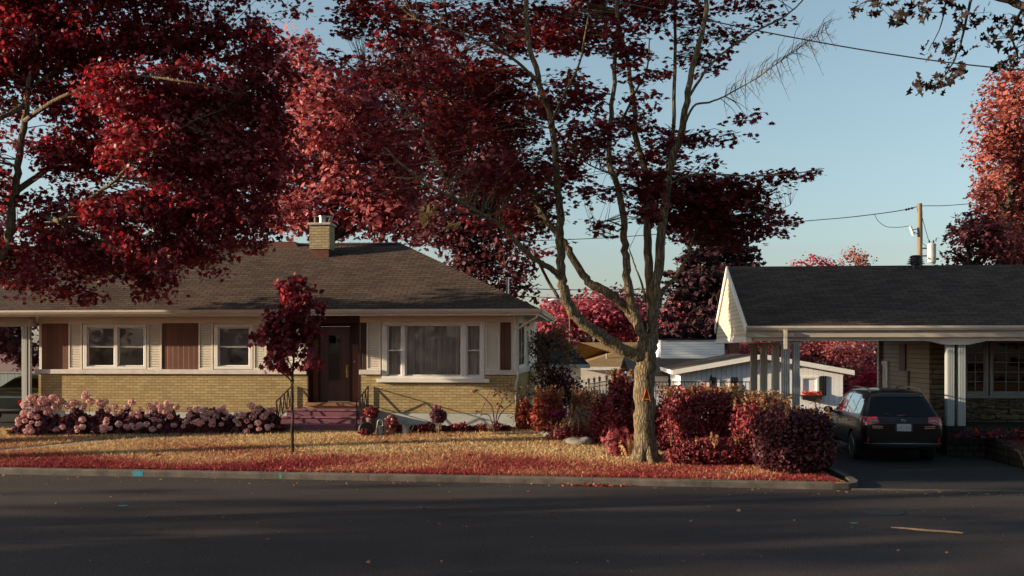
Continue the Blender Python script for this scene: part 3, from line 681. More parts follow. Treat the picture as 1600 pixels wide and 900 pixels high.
# chimney
cv = 2.65; cu0, cu1 = A.u(483.5, cv), A.u(514.5, cv)
zc0 = zE + (cv - vE) * .487; zct = A.z(500, 351.5, cv)
mb = MB(); mb.box(cu0, cu1, cv, cv + .6, zc0 + .26, zct); chim = mb.build('chimney', M['chimbrick'], roof)
mb = MB(); mb.box(cu0 + .03, cu1 - .03, cv + .03, cv + .57, zc0 - .3, zc0 + .262); mb.build('flashing', M['rust'], chim)
mb = MB(); mb.box(cu0 - .05, cu1 + .05, cv - .05, cv + .65, zct, zct + .07); mb.build('chimney_cap', M['concrete'], chim, bevel=.012)
um = (cu0 + cu1) / 2
mb = MB(); mb.lathe([(.105, 0), (.105, .2), (.13, .2), (.13, .23), (.10, .24)], (um + .02, cv + .3, zct + .07), 16); mb.build('flue_pipe', M['steel'], chim, smooth=False)
mb = MB(); mb.lathe([(.06, 0), (.06, .24), (.1, .25), (.0, .32)], (um - .19, cv + .3, zct + .07), 12); mb.build('flue_pipe', M['rust'], chim)
mb = MB(); mb.solid([(cu1 - .1, cv + .15, zct + .07), (cu1 - .02, cv + .15, zct + .29), (cu1 + .0, cv + .15, zct + .29), (cu1 - .07, cv + .15, zct + .07)], (0, .3, 0)); mb.solid([(cu0 + .03, cv + .2, zct + .275), (cu1 + .03, cv + .2, zct + .275), (cu1 + .03, cv + .2, zct + .295), (cu0 + .03, cv + .2, zct + .295)], (0, .2, 0)); mb.build('flue_shield', M['steel'], chim)
# ridge vent box, plumbing stack
mb = MB(); ru = A.u(455, 3.8); mb.solid([(ru - .5, 3.5, zR - .16), (ru - .45, 3.5, zR + .05), (ru + .2, 3.5, zR + .05), (ru + .32, 3.5, zR - .14)], (0, .5, 0)); mb.build('ridge_vent', M['rust'], roof)
mb = MB(); sx = uE - 1.15; sy = 3.2; mb.lathe([(.05, 0), (.05, .75), (.07, .75), (.07, .80)], (sx, sy, zE + .3), 12); mb.build('vent_pipe', M['steel'], roof)
# carport part at the left end: posts
for uu, vv in ((A.u(41.5, -.15), -.15),):
    mb = MB(); mb.box(uu - .11, uu + .04, vv - .05, vv + .05, -.1, zE - .09); mb.box(uu + .055, uu + .13, vv - .04, vv + .04, -.1, zE - .45)
    mb.build('carport_post', M['castshade'], bung, bevel=.008)
    mb = MB(); mb.tube([(uu + .09, vv, zE - .46), (uu + .1, vv - .03, zE - .35), (uu + .22, vv - .1, zE - .27), (uu + .22, vv - .3, zE - .2)], .035, 8); mb.build('downspout', M['castshade'], bung, smooth=True)
for uu, vv in ((uL + .3, -.15), (A.u(38, 8.0), 8.0)):
    mb = MB(); mb.box(uu - .07, uu + .07, vv - .05, vv + .05, -.1, zE - .09); mb.build('carport_post', M['castshade'], bung, bevel=.008)
mb = MB(); mb.box(uL + .2, HW - .01, -.22, -.08, zE - .42, zE - .09); mb.build('carport_beam', M['soffit'], bung)
# driveway under the left carport
mb = MB(); q = [A.world(uL, -.9), A.world(HW - .15, -.9), A.world(HW - .15, 8.5), A.world(uL, 8.5)]
mb.face([(p.x, p.y, .50) for p in q])
for i in range(4):
    a, b = q[i], q[(i + 1) % 4]; mb.face([(a.x, a.y, .5), (a.x, a.y, -.2), (b.x, b.y, -.2), (b.x, b.y, .5)])
o = mb.build('carport_floor', M['asphalt2'], uv=False); o['kind'] = 'structure'

# fence behind the left carport
fz1 = A.z(20, 583, 9.5); mb = MB()
for i in range(60):
    x = -21.5 + i * .14; mb.box(x, x + .13, 9.5, 9.52, -.3, fz1 - .01)
fen = empty('board_fence', A.o, -A.yaw, 'grey teal board fence behind the carport of the brick bungalow', 'fence')
mb.build('boards', M['teal'], fen); mb = MB(); mb.box(-21.6, -13.0, 9.46, 9.56, fz1, fz1 + .05); mb.build('top_rail', M['teal'], fen)

# ------------------------------------------------------------------ the right-hand bungalow with open carport
B = Fr(1457, 25.8, 0, 5)
rh = empty('carport_bungalow', B.o, -B.yaw, 'low bungalow with long dark gabled roof, open carport and stone base', 'house')
vg = -1.85; ug = B.u(1167.5, vg); zg = B.z(1300, 509.5, vg); vr = 1.95
zr_ = B.z(1300, 415.5, vr); vb = 4.75; zbk = zg - .02 + .14; UR = 14.0
rt = .07
mb = MB()
mb.solid([(ug, vg, zg), (ug, vr, zr_), (ug, vb, zbk), (ug, vb, zbk - rt), (ug, vr, zr_ - rt), (ug, vg, zg - rt)], (UR - ug, 0, 0))
roof2 = mb.build('roof', M['shingle2'], rh)
mb = MB(); x = ug + .02
mb.solid([(x, vg + .1, zg - .24), (x, vg + .1, zg - .06), (x, vr, zr_ - .10), (x, vb - .06, zbk - .11), (x, vb - .06, zg - .24)], (.06, 0, 0)); mb.build('gable_siding', M['creamsid'], rh)
# rake boards
def rake(a, b):
    a = Vector((ug - .035, a[0], a[1])); b = Vector((ug - .035, b[0], b[1])); mb.solid([a + Vector((0, 0, .015)), b + Vector((0, 0, .015)), b + Vector((0, 0, -.20)), a + Vector((0, 0, -.20))], (.035, 0, 0))
mb = MB(); rake((vg - .02, zg), (vr, zr_)); mb.build('rake_board', M['white'], rh)
mb = MB(); rake((vr + .001, zr_), (vb + .02, zbk)); mb.build('rake_board', M['white'], rh)
# ceiling slab of the carport + front fascia and gutter
zc = zg - .26
mb = MB(); mb.box(ug + .02, UR, vg + .1, vb - .1, zc, zc + .04); mb.build('carport_ceiling', M['cream'], rh)
mb = MB(); mb.box(ug - .03, UR, vg - .02, vg + .0, zg - .27, zg - .0); mb.build('fascia', M['soffit'], rh)
mb = MB(); mb.solid([(ug - .03, p, q) for p, q in gutter_prof(vg - .022, zg + .005)], (UR - ug, 0, 0)); mb.build('gutter', M['gutter'], rh)
mb = MB(); mb.box(ug - .02, ug + .14, vg + .1, vb - .1, zc - .13, zc - .002); mb.box(ug + .16, UR, vg + .14, vg + .30, zc - .10, zc - .002); mb.build('header_beam', M['white'], rh, bevel=.008)
def post(px, v, wd, z0, z1, mt='castshade', flare=True, cx=None):
    u = B.u(px, v) if cx is None else cx; mb = MB(); h = wd / 2
    mb.box(u - h, u + h, v - h, v + h, z0, z1)
    n = 4
    for i in range(n):
        a = u - h + (i + .5) * wd / n; mb.box(a - .010, a + .010, v - h - .012, v - h, z0 + .02, z1 - .1); mb.box(u - h - .012, u - h, v - h + (i + .5) * wd / n - .010, v - h + (i + .5) * wd / n + .010, z0 + .02, z1 - .1)
    if flare:
        mb.solid([(u - h - .002, v - h - .02, z1 - .10), (u + h + .002, v - h - .02, z1 - .10), (u + h + .12, v - h - .02, z1), (u - h - .12, v - h - .02, z1)], (0, wd + .04, 0))
    return mb.build('post', M[mt], rh)
zh = zc - .10
post(1227.5, -1.5, .17, -.05, zh); post(1244, -1.5, .15, -.05, zh)
uc_ = B.u(1224.0, -1.5)
for v_, w_ in ((-.55, .17), (1.2, .17), (2.6, .17)):
    r_ = None
    u_ = {-.55: B.u(1212, -.55), 1.2: B.u(1193.5, 1.2), 2.6: B.u(1178, 2.6)}[v_]
    post(0, v_, w_, -.05, zh - .03, 'castlit', True, u_)
zpl = B.z(1484, 665, -1.5)
post(1484, -1.5, .17, zpl, zh, 'castshade', False); post(1501.5, -1.5, .16, zpl, zh, 'castshade', False)
mb = MB(); mb.solid([(B.u(1450, -1.6), -1.68, zh + .001), (B.u(1540, -1.6), -1.68, zh + .001), (B.u(1512, -1.6), -1.68, zh - .09), (B.u(1476, -1.6), -1.68, zh - .09)], (0, .28, 0)); mb.build('post_bracket', M['trim'], rh)
# downspout corner piece
mb = MB(); mb.box(B.u(1224, -1.9), B.u(1229, -1.9), -2.0, -1.93, zh - .2, zg - .1); mb.build('downspout', M['gutter'], rh)
# walls: stone front, lap-sided side wall
zst = B.z(1550, 619, 0); zw1 = B.z(1550, 528, 0) + .2
wins = [(B.u(1506.5), B.u(1545)), (B.u(1547.5), B.u(1640))]
mb = MB(); grid_wall(mb, 0, UR, -.1, zc, [(wins[0][0], 8.3, zst, zc + 1)], 0, .25); mb.build('stone_wall', M['stone'], rh)
# rough projecting ledge stones
mb = MB(); rn = random.Random(5); z = zpl + .05
while z < zst - .08:
    h = rn.choice([.10, .13, .16]); h = min(h, zst - .03 - z); x = B.u(1460)
    while x < 9:
        l = rn.uniform(.3, .9); dpt = rn.uniform(.015, .06); k = len(mb.v)
        n = 7; pts = [(x + .01 + (l - .02) * i / (n - 1)) for i in range(n)]
        top = [(q, -dpt + rn.uniform(-.02, .02), z + h - .012) for q in pts]; bot = [(q, -dpt + rn.uniform(-.02, .02), z + .006) for q in pts]; mid = [(q, -dpt - rn.uniform(.0, .035), z + h * .5) for q in pts]
        for i in range(n - 1):
            mb.face([bot[i], bot[i + 1], mid[i + 1], mid[i]]); mb.face([mid[i], mid[i + 1], top[i + 1], top[i]]); mb.face([top[i], top[i + 1], (pts[i + 1], .01, z + h), (pts[i], .01, z + h)])
        mb.face([bot[0], mid[0], top[0], (pts[0], .01, z + h), (pts[0], .01, z)]); mb.face([(pts[-1], .01, z), (pts[-1], .01, z + h), top[-1], mid[-1], bot[-1]])
        x += l
    z += h
mb.build('ledge_stones', M['stone'], rh)
mb = MB(); mb.box(wins[0][0] - .12, 8.4, -.09, .02, zst - .05, zst + .0); mb.build('window_sill', M['shadegrey'], rh, bevel=.01)
mb = MB(); mb.box(8.3, UR, .0, .2, zst, zc); mb.build('front_siding', M['garsid'], rh)
for a, b in wins + [(wins[1][1] + .04, 8.25)]:
    window(rh, a, b, zst, zc - .02, .06, [(a + .06, b - .06, False)], pm_='shadegrey', deep=.12, blind=.0, glass='darkglass', muntin=(2 if b - a < 1 else 4, 5), casing=.08)
mb = MB(); mb.box(B.u(1450), UR, 4.55, 4.65, -.1, zc + .1); mb.box(UR - .2, UR, .25, 4.5, -.1, zc); mb.build('rear_wall', M['garsid'], rh)
mb = MB(); mb.box(0, .2, .25, 5.1, -.1, zc); mb.build('side_wall', M['garsid'], rh)
mb = MB(); mb.box(.3, UR - .3, .5, 4.4, zst - .3, zst - .2); mb.build('floor_slab', M['dark'], rh)
# side door near the rear of the side wall
mb = MB(); mb.box(-.05, -.001, 3.9, 4.0, -.05, 2.15); mb.box(-.05, -.001, 4.85, 4.95, -.05, 2.15); mb.box(-.05, -.001, 3.9, 4.95, 2.151, 2.25)
sdoor = mb.build('side_door_frame', M['white'], rh); mb = MB(); mb.box(-.02, -.001, 4.0, 4.85, -.05, 2.15); mb.build('side_door', M['trim'], rh)
mb = MB(); mb.box(-.04, -.001, 2.2, 2.75, 2.0, 2.75); mb.build('side_vent', M['rust'], rh)
mb = MB(); mb.box(-.03, -.001, 1.9, 1.93, .5, 2.0); mb.box(-.03, -.001, 1.99, 2.02, .5, 2.0); mb.build('conduit', M['iron'], rh)
# stacked roof vent
vx = B.u(1431, 1.8); mb = MB()
for i in range(4): zz = zr_ + .02 + i * .055; mb.lathe([(.12, 0), (.26 - .02 * i, .0), (.24 - .02 * i, .018), (.10, .055)], (vx, 1.8, zz), 4); 
mb.lathe([(.17, 0), (.1, .03)], (vx, 1.8, zr_ + .235), 12); mb.lathe([(.13, -.25), (.13, .22)], (vx, 1.8, zr_), 12)
mb.build('roof_vent', M['blackplastic'], roof2)
# plinth under the porch posts (concrete terrace)
mb = MB(); mb.box(B.u(1479, -1.7), UR - .2, -1.75, -.10, -.1, zpl); mb.build('porch_slab', M['drystone'], rh)
# low stone wall along the driveway
rwm = MB(); rn = random.Random(8)
for (a, b) in zip(RW[:-1], RW[1:]):
    n = int((Vector(b) - Vector(a)).length / .32)
    for i in range(n):
        p = Vector(a).lerp(Vector(b), i / n); q = Vector(a).lerp(Vector(b), (i + .96) / n)
        h = lawn_z(12, p.y) + .02 + rn.uniform(-.02, .025); o_ = rn.uniform(-.03, .02)
        k = len(rwm.v); rwm.solid([(p.x + o_, p.y, -.05), (q.x + o_ + rn.uniform(-.02, .02), q.y, -.05), (q.x + .24, q.y, -.05), (p.x + .24, p.y, -.05)], (0, 0, h + .05))
o = rwm.build('retaining_wall', M['drystone'], bevel=.025); tag(o, 'low stone retaining wall between the driveway and the maroon lawn', 'wall')
# ------------------------------------------------------------------ foliage
MAPLE = [np.array([(0, 0), (.30, -.12), (.26, .14), (.60, .26), (.30, .50), (.36, .74), (.12, .70), (0, 1.0)]), ]
OVAL = [np.array([(0, 0), (.22, .22), (.30, .5), (.18, .8), (0, 1.0)])]
QUAD = None
NARROW = [np.array([(0, 0), (.34, .10), (.14, .30), (.36, .52), (.12, .60), (0, 1.0)])]
LEAFK = {'maple': MAPLE[0], 'oval': OVAL[0], 'narrow': NARROW[0], 'quad': None}
def leaf_mesh(name, P, Nn, S, kind, m, parent=None, rng=None, fold=.25, fwd=None):
    """P centres, Nn leaf normals, S lengths -> one mesh of folded leaf-shaped faces"""
    n = len(P); rng = rng or np.random.default_rng(1)
    Nn = Nn / np.maximum(np.linalg.norm(Nn, axis=1)[:, None], 1e-6)
    r = fwd if fwd is not None else rng.normal(size=(n, 3))
    f = r - Nn * (r * Nn).sum(1)[:, None]; f /= np.maximum(np.linalg.norm(f, axis=1)[:, None], 1e-6); x = np.cross(f, Nn)
    if kind == 'blade':
        T = np.array([(-.11, 0, 0), (.11, 0, 0), (.02, 1, 0)]); faces = [(0, 1, 2)]
    elif kind == 'quad':
        T = np.array([(0, 0, 0), (.36, .45, -.10), (0, 1, 0), (-.36, .45, -.10)]); faces = [(0, 1, 2, 3)]
    else:
        h = LEAFK[kind]; k = len(h); T = [(a, b, -abs(a) * fold) for a, b in h] + [(-a, b, -abs(a) * fold) for a, b in h[1:-1]]
        T = np.array(T); faces = [tuple(range(k)), (k - 1,) + tuple(range(2 * k - 3, k - 1, -1)) + (0,)]
        faces[1] = (0,) + (k - 1,) + tuple(range(2 * k - 3, k - 1, -1))
    T = T.copy(); T[:, 1] -= .5; T[:, 2] -= .18 * (T[:, 1] + .5) ** 2
    V = P[:, None, :] + S[:, None, None] * (T[None, :, 0:1] * x[:, None, :] + T[None, :, 1:2] * f[:, None, :] + T[None, :, 2:3] * Nn[:, None, :])
    nv = len(T); base = np.arange(n)[:, None] * nv
    L = np.concatenate([np.asarray(q) for q in faces]); loops = (base + L[None, :]).ravel().astype(np.int32)
    tot = np.tile(np.array([len(q) for q in faces], dtype=np.int32), n); st = np.concatenate([[0], np.cumsum(tot)[:-1]]).astype(np.int32)
    me = bpy.data.meshes.new(name); me.vertices.add(n * nv); me.vertices.foreach_set('co', V.astype(np.float32).ravel())
    me.loops.add(len(loops)); me.loops.foreach_set('vertex_index', loops)
    me.polygons.add(len(tot)); me.polygons.foreach_set('loop_start', st); me.polygons.foreach_set('loop_total', tot)
    me.update(calc_edges=True)
    at = me.attributes.new('v', 'FLOAT', 'FACE'); at.data.foreach_set('value', np.repeat(rng.random(n), len(faces)).astype(np.float32))
    me.materials.append(m); o = bpy.data.objects.new(name, me); col.objects.link(o)
    if parent: o.parent = parent
    return o
def unit(n, rng):
    v = rng.normal(size=(n, 3)); return v / np.linalg.norm(v, axis=1)[:, None]
def clumps(blobs, rng, per_m3=None, shell=.55):
    """blobs: (centre, radii, count) -> sub-clump centres with the blob's centre for each"""
    C, O = [], []
    for c, r, n in blobs:
        q = unit(n, rng) * (rng.random(n) ** (1 / 3) * (1 - shell * .5) + shell * .5 * (rng.random(n) > .3))[:, None]
        q = np.clip(q, -1, 1); C.append(np.array(c) + q * np.array(r)); O.append(np.repeat(np.array(c)[None], n, 0))
    return np.concatenate(C), np.concatenate(O)
def spray(C, O, per, rad, flat, size, rng, up=1.0, out=.5, jit=.7, svar=.3):
    """leaves scattered in flattened discs about the clump centres"""
    n = len(C) * per; c = np.repeat(C, per, 0); o = np.repeat(O, per, 0)
    rr = rad * (.6 + .8 * rng.random(len(C))); rr = np.repeat(rr, per)
    q = unit(n, rng) * (rng.random(n) ** .5)[:, None] * rr[:, None]
    dv = c - o; dv /= np.maximum(np.linalg.norm(dv, axis=1)[:, None], 1e-3)
    q[:, 2] *= flat; q[:, 2] -= .35 * flat * (q[:, 0] ** 2 + q[:, 1] ** 2) / np.maximum(rr, .01)
    P = c + q
    Nn = np.array([0, 0, up]) + dv * out + rng.normal(size=(n, 3)) * jit
    S = size * (1 + svar * rng.normal(size=n)).clip(.5, 1.7)
    return P, Nn, S
def catmull(pts, n=4):
    P = [Vector(p) for p in pts]; P = [P[0] * 2 - P[1]] + P + [P[-1] * 2 - P[-2]]; out = []
    for i in range(1, len(P) - 2):
        a, b, c_, d = P[i - 1:i + 3]
        for k in range(n):
            t = k / n; out.append(.5 * ((2 * b) + (c_ - a) * t + (2 * a - 5 * b + 4 * c_ - d) * t * t + (3 * b - a - 3 * c_ + d) * t ** 3))
    out.append(P[-2]); return out
def limb(mb, pts, r0, r1, n=8, sub=4, wob=0.0, rn=None, nodes=None, power=1.0):
    p = catmull(pts, sub)
    if wob: p = [q + Vector((rn.uniform(-wob, wob), rn.uniform(-wob, wob), rn.uniform(-wob, wob) * .5)) if 0 < i < len(p) - 1 else q for i, q in enumerate(p)]
    m = len(p); rad = [r0 + (r1 - r0) * (i / (m - 1)) ** power for i in range(m)]
    mb.tube(p, rad, n)
    if nodes is not None: nodes += [(q, rad[i]) for i, q in enumerate(p)]
    return p
def twigs(mb, nodes, C, rn, r=.018, every=1, maxd=4.0, sag=.15):
    A_ = np.array([tuple(q) for q, _ in nodes]); rr = np.array([b for _, b in nodes])
    extra = []
    for i in range(0, len(C), every):
        c_ = C[i]; d = np.linalg.norm(A_ - c_, axis=1) + np.maximum(0, A_[:, 2] - c_[2]) * .8
        j = int(d.argmin())
        if d[j] > maxd: continue
        a = Vector(A_[j]); b = Vector(c_); L = (b - a).length; mid = a.lerp(b, .5) + Vector((rn.uniform(-.1, .1) * L, rn.uniform(-.1, .1) * L, rn.uniform(-.05, sag) * L))
        rb = min(rr[j] * .6, r * (1 + L * .6)); mb.tube([a, mid, b], [rb, rb * .6, rb * .25], 4, cap=False)
        if i % 3 == 0: extra += [(tuple(mid), rb * .6)]
    return extra
LM = {}
LM['near'] = leafmat('crimson_maple_leaves', [(.0, (.05, .014, .018)), (.35, (.16, .020, .028)), (.65, (.28, .040, .046)), (1, (.56, .22, .20))], .38, .45, .35, tcol=(1.35, .45, .6))  # dusty pink top stop puts sun highlights into the leaf colour
LM['mid'] = leafmat('dark_red_maple_leaves', [(.0, (.045, .014, .018)), (.4, (.13, .024, .030)), (.75, (.26, .045, .05)), (1, (.44, .13, .12))], .34, .5, .3, tcol=(1.2, .5, .6))
LM['young'] = leafmat('young_maple_leaves', [(.0, (.06, .012, .018)), (.4, (.16, .018, .028)), (.75, (.36, .035, .05)), (1, (.52, .17, .15))], .35, .45, .35)
LM['pink'] = leafmat('pink_leaves', [(.0, (.18, .04, .05)), (.5, (.44, .11, .12)), (1, (.62, .26, .24))], .35, .6, .2)
LM['farpink'] = leafmat('far_pink_leaves', [(.0, (.20, .035, .055)), (.5, (.42, .085, .115)), (1, (.52, .17, .18))], .3, .7, .1)
LM['maroon'] = leafmat('maroon_leaves', [(.0, (.035, .014, .018)), (.5, (.09, .025, .032)), (1, (.22, .05, .055))], .3, .6, .2)
LM['orange'] = leafmat('orange_red_leaves', [(.0, (.16, .035, .03)), (.5, (.36, .095, .075)), (1, (.50, .20, .15))], .3, .6, .2)
LM['olive'] = leafmat('olive_brown_leaves', [(.0, (.10, .05, .035)), (.4, (.22, .13, .07)), (.75, (.34, .21, .11)), (1, (.34, .08, .06))], .3, .6, .2)
LM['conifer'] = leafmat('conifer_needles', [(.0, (.022, .012, .018)), (.6, (.06, .026, .034)), (1, (.11, .045, .05))], .1, .7, .1)
LM['hedge'] = leafmat('red_hedge_leaves', [(.0, (.06, .013, .017)), (.45, (.19, .030, .038)), (.8, (.34, .065, .07)), (1, (.42, .19, .12))], .3, .5, .25, nscale=1.2)
LM['hedgedark'] = leafmat('dark_hedge_leaves', [(.0, (.03, .010, .014)), (.5, (.085, .022, .030)), (1, (.19, .045, .05))], .25, .5, .25, nscale=1.2)  # darker copy of the hedge leaves; the corner hedge's shade is in this colour
LM['tips'] = leafmat('dry_golden_tips', [(.0, (.20, .07, .05)), (.5, (.34, .18, .08)), (1, (.45, .28, .13))], .3, .6, .2)
LM['crimson'] = leafmat('bright_crimson_leaves', [(.0, (.25, .02, .035)), (.5, (.45, .03, .06)), (1, (.60, .10, .12))], .4, .5, .3)
LM['silver'] = leafmat('silvery_leaves', [(.0, (.16, .09, .08)), (.5, (.34, .25, .19)), (1, (.52, .44, .34))], .2, .6, .2)
LM['russet'] = leafmat('russet_leaves', [(.0, (.14, .03, .02)), (.5, (.34, .08, .05)), (1, (.48, .16, .08))], .3, .6, .2)
LM['peach'] = leafmat('peach_leaves', [(.0, (.26, .08, .05)), (.5, (.45, .18, .11)), (1, (.55, .30, .16))], .3, .6, .2)
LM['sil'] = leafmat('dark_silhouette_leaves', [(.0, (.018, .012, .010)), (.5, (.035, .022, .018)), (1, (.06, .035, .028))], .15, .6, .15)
LM['petal'] = leafmat('hydrangea_petals', [(.0, (.58, .26, .24)), (.5, (.72, .42, .40)), (1, (.78, .62, .62))], .25, .7, .1, nscale=3, tint=.6)
LM['magenta'] = leafmat('magenta_petals', [(.0, (.40, .02, .20)), (1, (.62, .06, .36))], .3, .6, .2)
LM['redpetal'] = leafmat('red_petals', [(.0, (.40, .02, .015)), (.6, (.62, .04, .03)), (1, (.62, .22, .06))], .3, .6, .2)
LM['hydleaf'] = leafmat('plum_leaves', [(.0, (.045, .018, .026)), (.5, (.12, .035, .05)), (1, (.22, .07, .08))], .25, .5, .3)
LM['gold'] = leafmat('gold_leaves', [(.0, (.35, .24, .09)), (1, (.5, .36, .16))], .35, .6, .2)
LM['far'] = leafmat('leaves_across_street', [(.0, (.05, .02, .02)), (1, (.18, .05, .045))], .2, .7, .1)

def plant(name, loc, label, cat, group=None):
    return empty(name, loc, 0, label, cat, group)
def rel(P, loc): return P - np.array(tuple(loc))
def tree(name, loc, label, blobs, mat_, kind, size, per, rad, flat=.5, trunk_r=.25, limbs=None, seed=1, bark_='bark2', cat='tree', group=None, up=1.0, out=.5, jit=.7, tw=2, twr=.015, shell=.55, maxd=5, extra_c=None):
    """blobs in world space. limbs: world polylines with radii, else a generated trunk and boughs"""
    rng = np.random.default_rng(seed); rn = random.Random(seed); loc = Vector(loc)
    root = plant(name, loc, label, cat, group)
    C, O = clumps(blobs, rng, shell=shell); mb = MB(); nodes = []
    if limbs is None:
        cs = [Vector(b[0]) for b in blobs]; top = max(c_.z for c_ in cs); cx = sum((c_ for c_ in cs), Vector()) / len(cs)
        tp = [loc, loc.lerp(Vector((cx.x, cx.y, top)), .35) + Vector((rn.uniform(-.2, .2), 0, 0)), loc.lerp(Vector((cx.x, cx.y, top)), .7), Vector((cx.x, cx.y, top + .2))]
        p = limb(mb, tp, trunk_r, trunk_r * .15, 8, 4, .05, rn, nodes)
        for c_ in cs:
            j = min(range(len(p) // 4, len(p)), key=lambda i: (p[i] - c_).length + max(0, p[i].z - c_.z + .5) * 2)
            a = p[j]; limb(mb, [a, a.lerp(c_, .5) + Vector((0, 0, (c_ - a).length * .1)), c_], trunk_r * .4, trunk_r * .1, 6, 3, .04, rn, nodes)
    else:
        for pts, a, b in limbs: limb(mb, pts, a, b, 10 if a > .1 else 7, 5, min(.03, a * .25), rn, nodes)
    if tw: twigs(mb, nodes, C, rn, twr, tw, maxd)
    mb.v = [tuple(Vector(v) - loc) for v in mb.v]
    mb.build('trunk', M[bark_], root, smooth=True, uv=False)
    P, Nn, S = spray(C, O, per, rad, flat, size, rng, up, out, jit)
    if extra_c is not None: pass
    leaf_mesh('crown', rel(P, loc), Nn, S, kind, LM[mat_], root, rng)
    return root
def pb(lst, d, thick=1.0, dens=10, dj=None, rn=random.Random(3), off=0):
    """blobs from picture position and size at a distance: (px,py,rx,ry[,dens factor[,dd]])"""
    out = []
    for q in lst:
        px, py, rx, ry = q[:4]; k = q[4] if len(q) > 4 else 1; dd = q[5] if len(q) > 5 else (off + rn.uniform(-dj, dj) if dj else 0)
        D = d + dd; s = D / F; r = (rx * s, max(.3, min(rx, ry * 1.6) * s * thick), ry * s)
        n = max(2, int(dens * k * r[0] * r[1] ** .5 * r[2] * 4)); out.append((tuple(W(px, py, D)), r, n))
    return out

# ---- the big maple on the lawn, limbs traced and set in depth
D0 = 21.4; tz = lawn_z(pxx(1008, D0), D0)
def pw(lst, d0=D0): return [W(x, y, d0 + dd) for x, y, dd in lst]
base = W(1009, 722, D0); base.z = tz
LB = [
 ([base + Vector((0, 0, -.15)), base + Vector((0, 0, .12)), W(1008, 690, D0), W(1007, 640, D0), W(1008, 590, D0), W(1010, 548, D0), W(1014, 520, D0)], .24, .22),
 (pw([(1012, 560, -.05), (985, 552, -.1), (950, 532, -.25), (915, 508, -.4), (896, 488, -.5), (883, 460, -.6), (878, 433, -.6), (876, 389, -.7), (875, 333, -.7), (872, 300, -.8), (861, 194, -1.0), (844, 133, -1.2), (825, 55, -1.4), (822, -40, -1.5)]), 0.1426, 0.0434),
 (pw([(881, 440, -.6), (862, 420, -.8), (844, 411, -1.0), (811, 383, -1.3), (785, 355, -1.5), (761, 339, -1.7), (711, 311, -2.0), (667, 289, -2.3), (633, 261, -2.5), (600, 230, -2.7)]), 0.0682, 0.0186),
 (pw([(872, 464, -.6), (857, 440, -.4), (844, 414, -1.0)]), 0.0372, 0.0310),
 (pw([(1016, 545, .1), (1000, 515, .1), (985, 488, .1), (966, 470, 0), (940, 452, 0), (920, 440, .1), (900, 410, .2), (885, 385, .3), (861, 355, .5), (839, 317, .7), (822, 272, .9), (789, 233, 1.2), (761, 189, 1.5), (744, 161, 1.6), (728, 111, 1.8), (700, 40, 2.0), (690, -30, 2)]), 0.1178, 0.0248),
 (pw([(1006, 530, -.1), (994, 497, -.15), (980, 440, -.2), (977, 400, -.2), (975, 355, -.25), (967, 294, -.3), (952, 250, -.3), (953, 194, -.3), (961, 111, -.3), (965, 0, -.3), (966, -70, -.3)]), 0.1054, 0.0310),
 (pw([(1012, 530, .1), (1019, 494, .2), (1014, 411, .3), (1011, 333, .4), (1008, 267, .5), (992, 211, .6), (989, 144, .7), (967, 33, .8), (955, -60, .9)]), 0.1178, 0.0310),
 (pw([(1018, 525, 0), (1024, 461, -.1), (1034, 361, -.2), (1046, 267, -.3), (1066, 200, -.5), (1078, 128, -.7), (1100, 33, -.9), (1108, -60, -1)]), 0.1240, 0.0372),
 (pw([(1035, 350, -.2), (1042, 300, .3), (1050, 222, .6), (1055, 111, .9), (1053, 0, 1.1), (1050, -60, 1.2)]), 0.0620, 0.0248),
 (pw([(1072, 160, -.6), (1085, 138, -.5), (1111, 100, -.4), (1140, 75, -.3), (1178, 50, -.2), (1215, 32, -.1), (1244, 11, 0), (1265, -15, 0)]), 0.0341, 0.0124),
 (pw([(1062, 215, -.5), (1083, 167, -.9), (1108, 160, -1.1), (1133, 150, -1.3), (1189, 117, -1.6), (1244, 78, -1.9), (1296, 42, -2.1)]), 0.0279, 0.0043),
 (pw([(1030, 480, 0), (1036, 455, .2), (1056, 432, .5), (1072, 405, .8), (1082, 375, 1.0), (1092, 345, 1.2)]), 0.0496, 0.0248),
 (pw([(1008, 470, .3), (1003, 444, .6), (992, 415, .9), (983, 389, 1.2)]), 0.0310, 0.0124),
 (pw([(1042, 290, -.3), (1075, 275, -.8), (1110, 272, -1.2), (1180, 275, -1.6), (1250, 270, -1.8), (1288, 263, -1.9)]), 0.0310, 0.0062),
 (pw([(1092, 345, 1.2), (1120, 335, .8), (1150, 345, .5), (1200, 335, .2), (1235, 320, 0)]), 0.0248, 0.0062),
 (pw([(969, 300, -.3), (960, 275, -.8), (930, 262, -1.4), (890, 240, -1.9)]), 0.0279, 0.0093),
 (pw([(858, 200, -1.0), (880, 150, -1.6), (905, 100, -2.0), (920, 20, -2.4)]), 0.0372, 0.0124),
 (pw([(822, 272, .9), (800, 290, 1.4), (760, 300, 2.0), (720, 290, 2.5)]), 0.0310, 0.0093),
 (pw([(744, 161, 1.6), (700, 150, 1.9), (640, 130, 2.2), (570, 120, 2.4)]), 0.0310, 0.0093),
 (pw([(844, 133, -1.2), (800, 90, -1.8), (740, 60, -2.3), (650, 30, -2.6)]), 0.0372, 0.0124),
 (pw([(761, 339, -1.7), (740, 335, -2.1), (705, 330, -2.4), (690, 345, -2.6)]), 0.0186, 0.0062),
 (pw([(975, 355, -.25), (950, 345, -.9), (925, 352, -1.4)]), 0.0186, 0.0062),
 (pw([(967, 200, -.3), (990, 150, -.9), (1010, 110, -1.3), (1015, 60, -1.5)]), 0.0310, 0.0124),
 (pw([(711, 311, -2.0), (680, 250, -2.3), (650, 190, -2.5), (610, 140, -2.6)]), 0.0310, 0.0093),
]
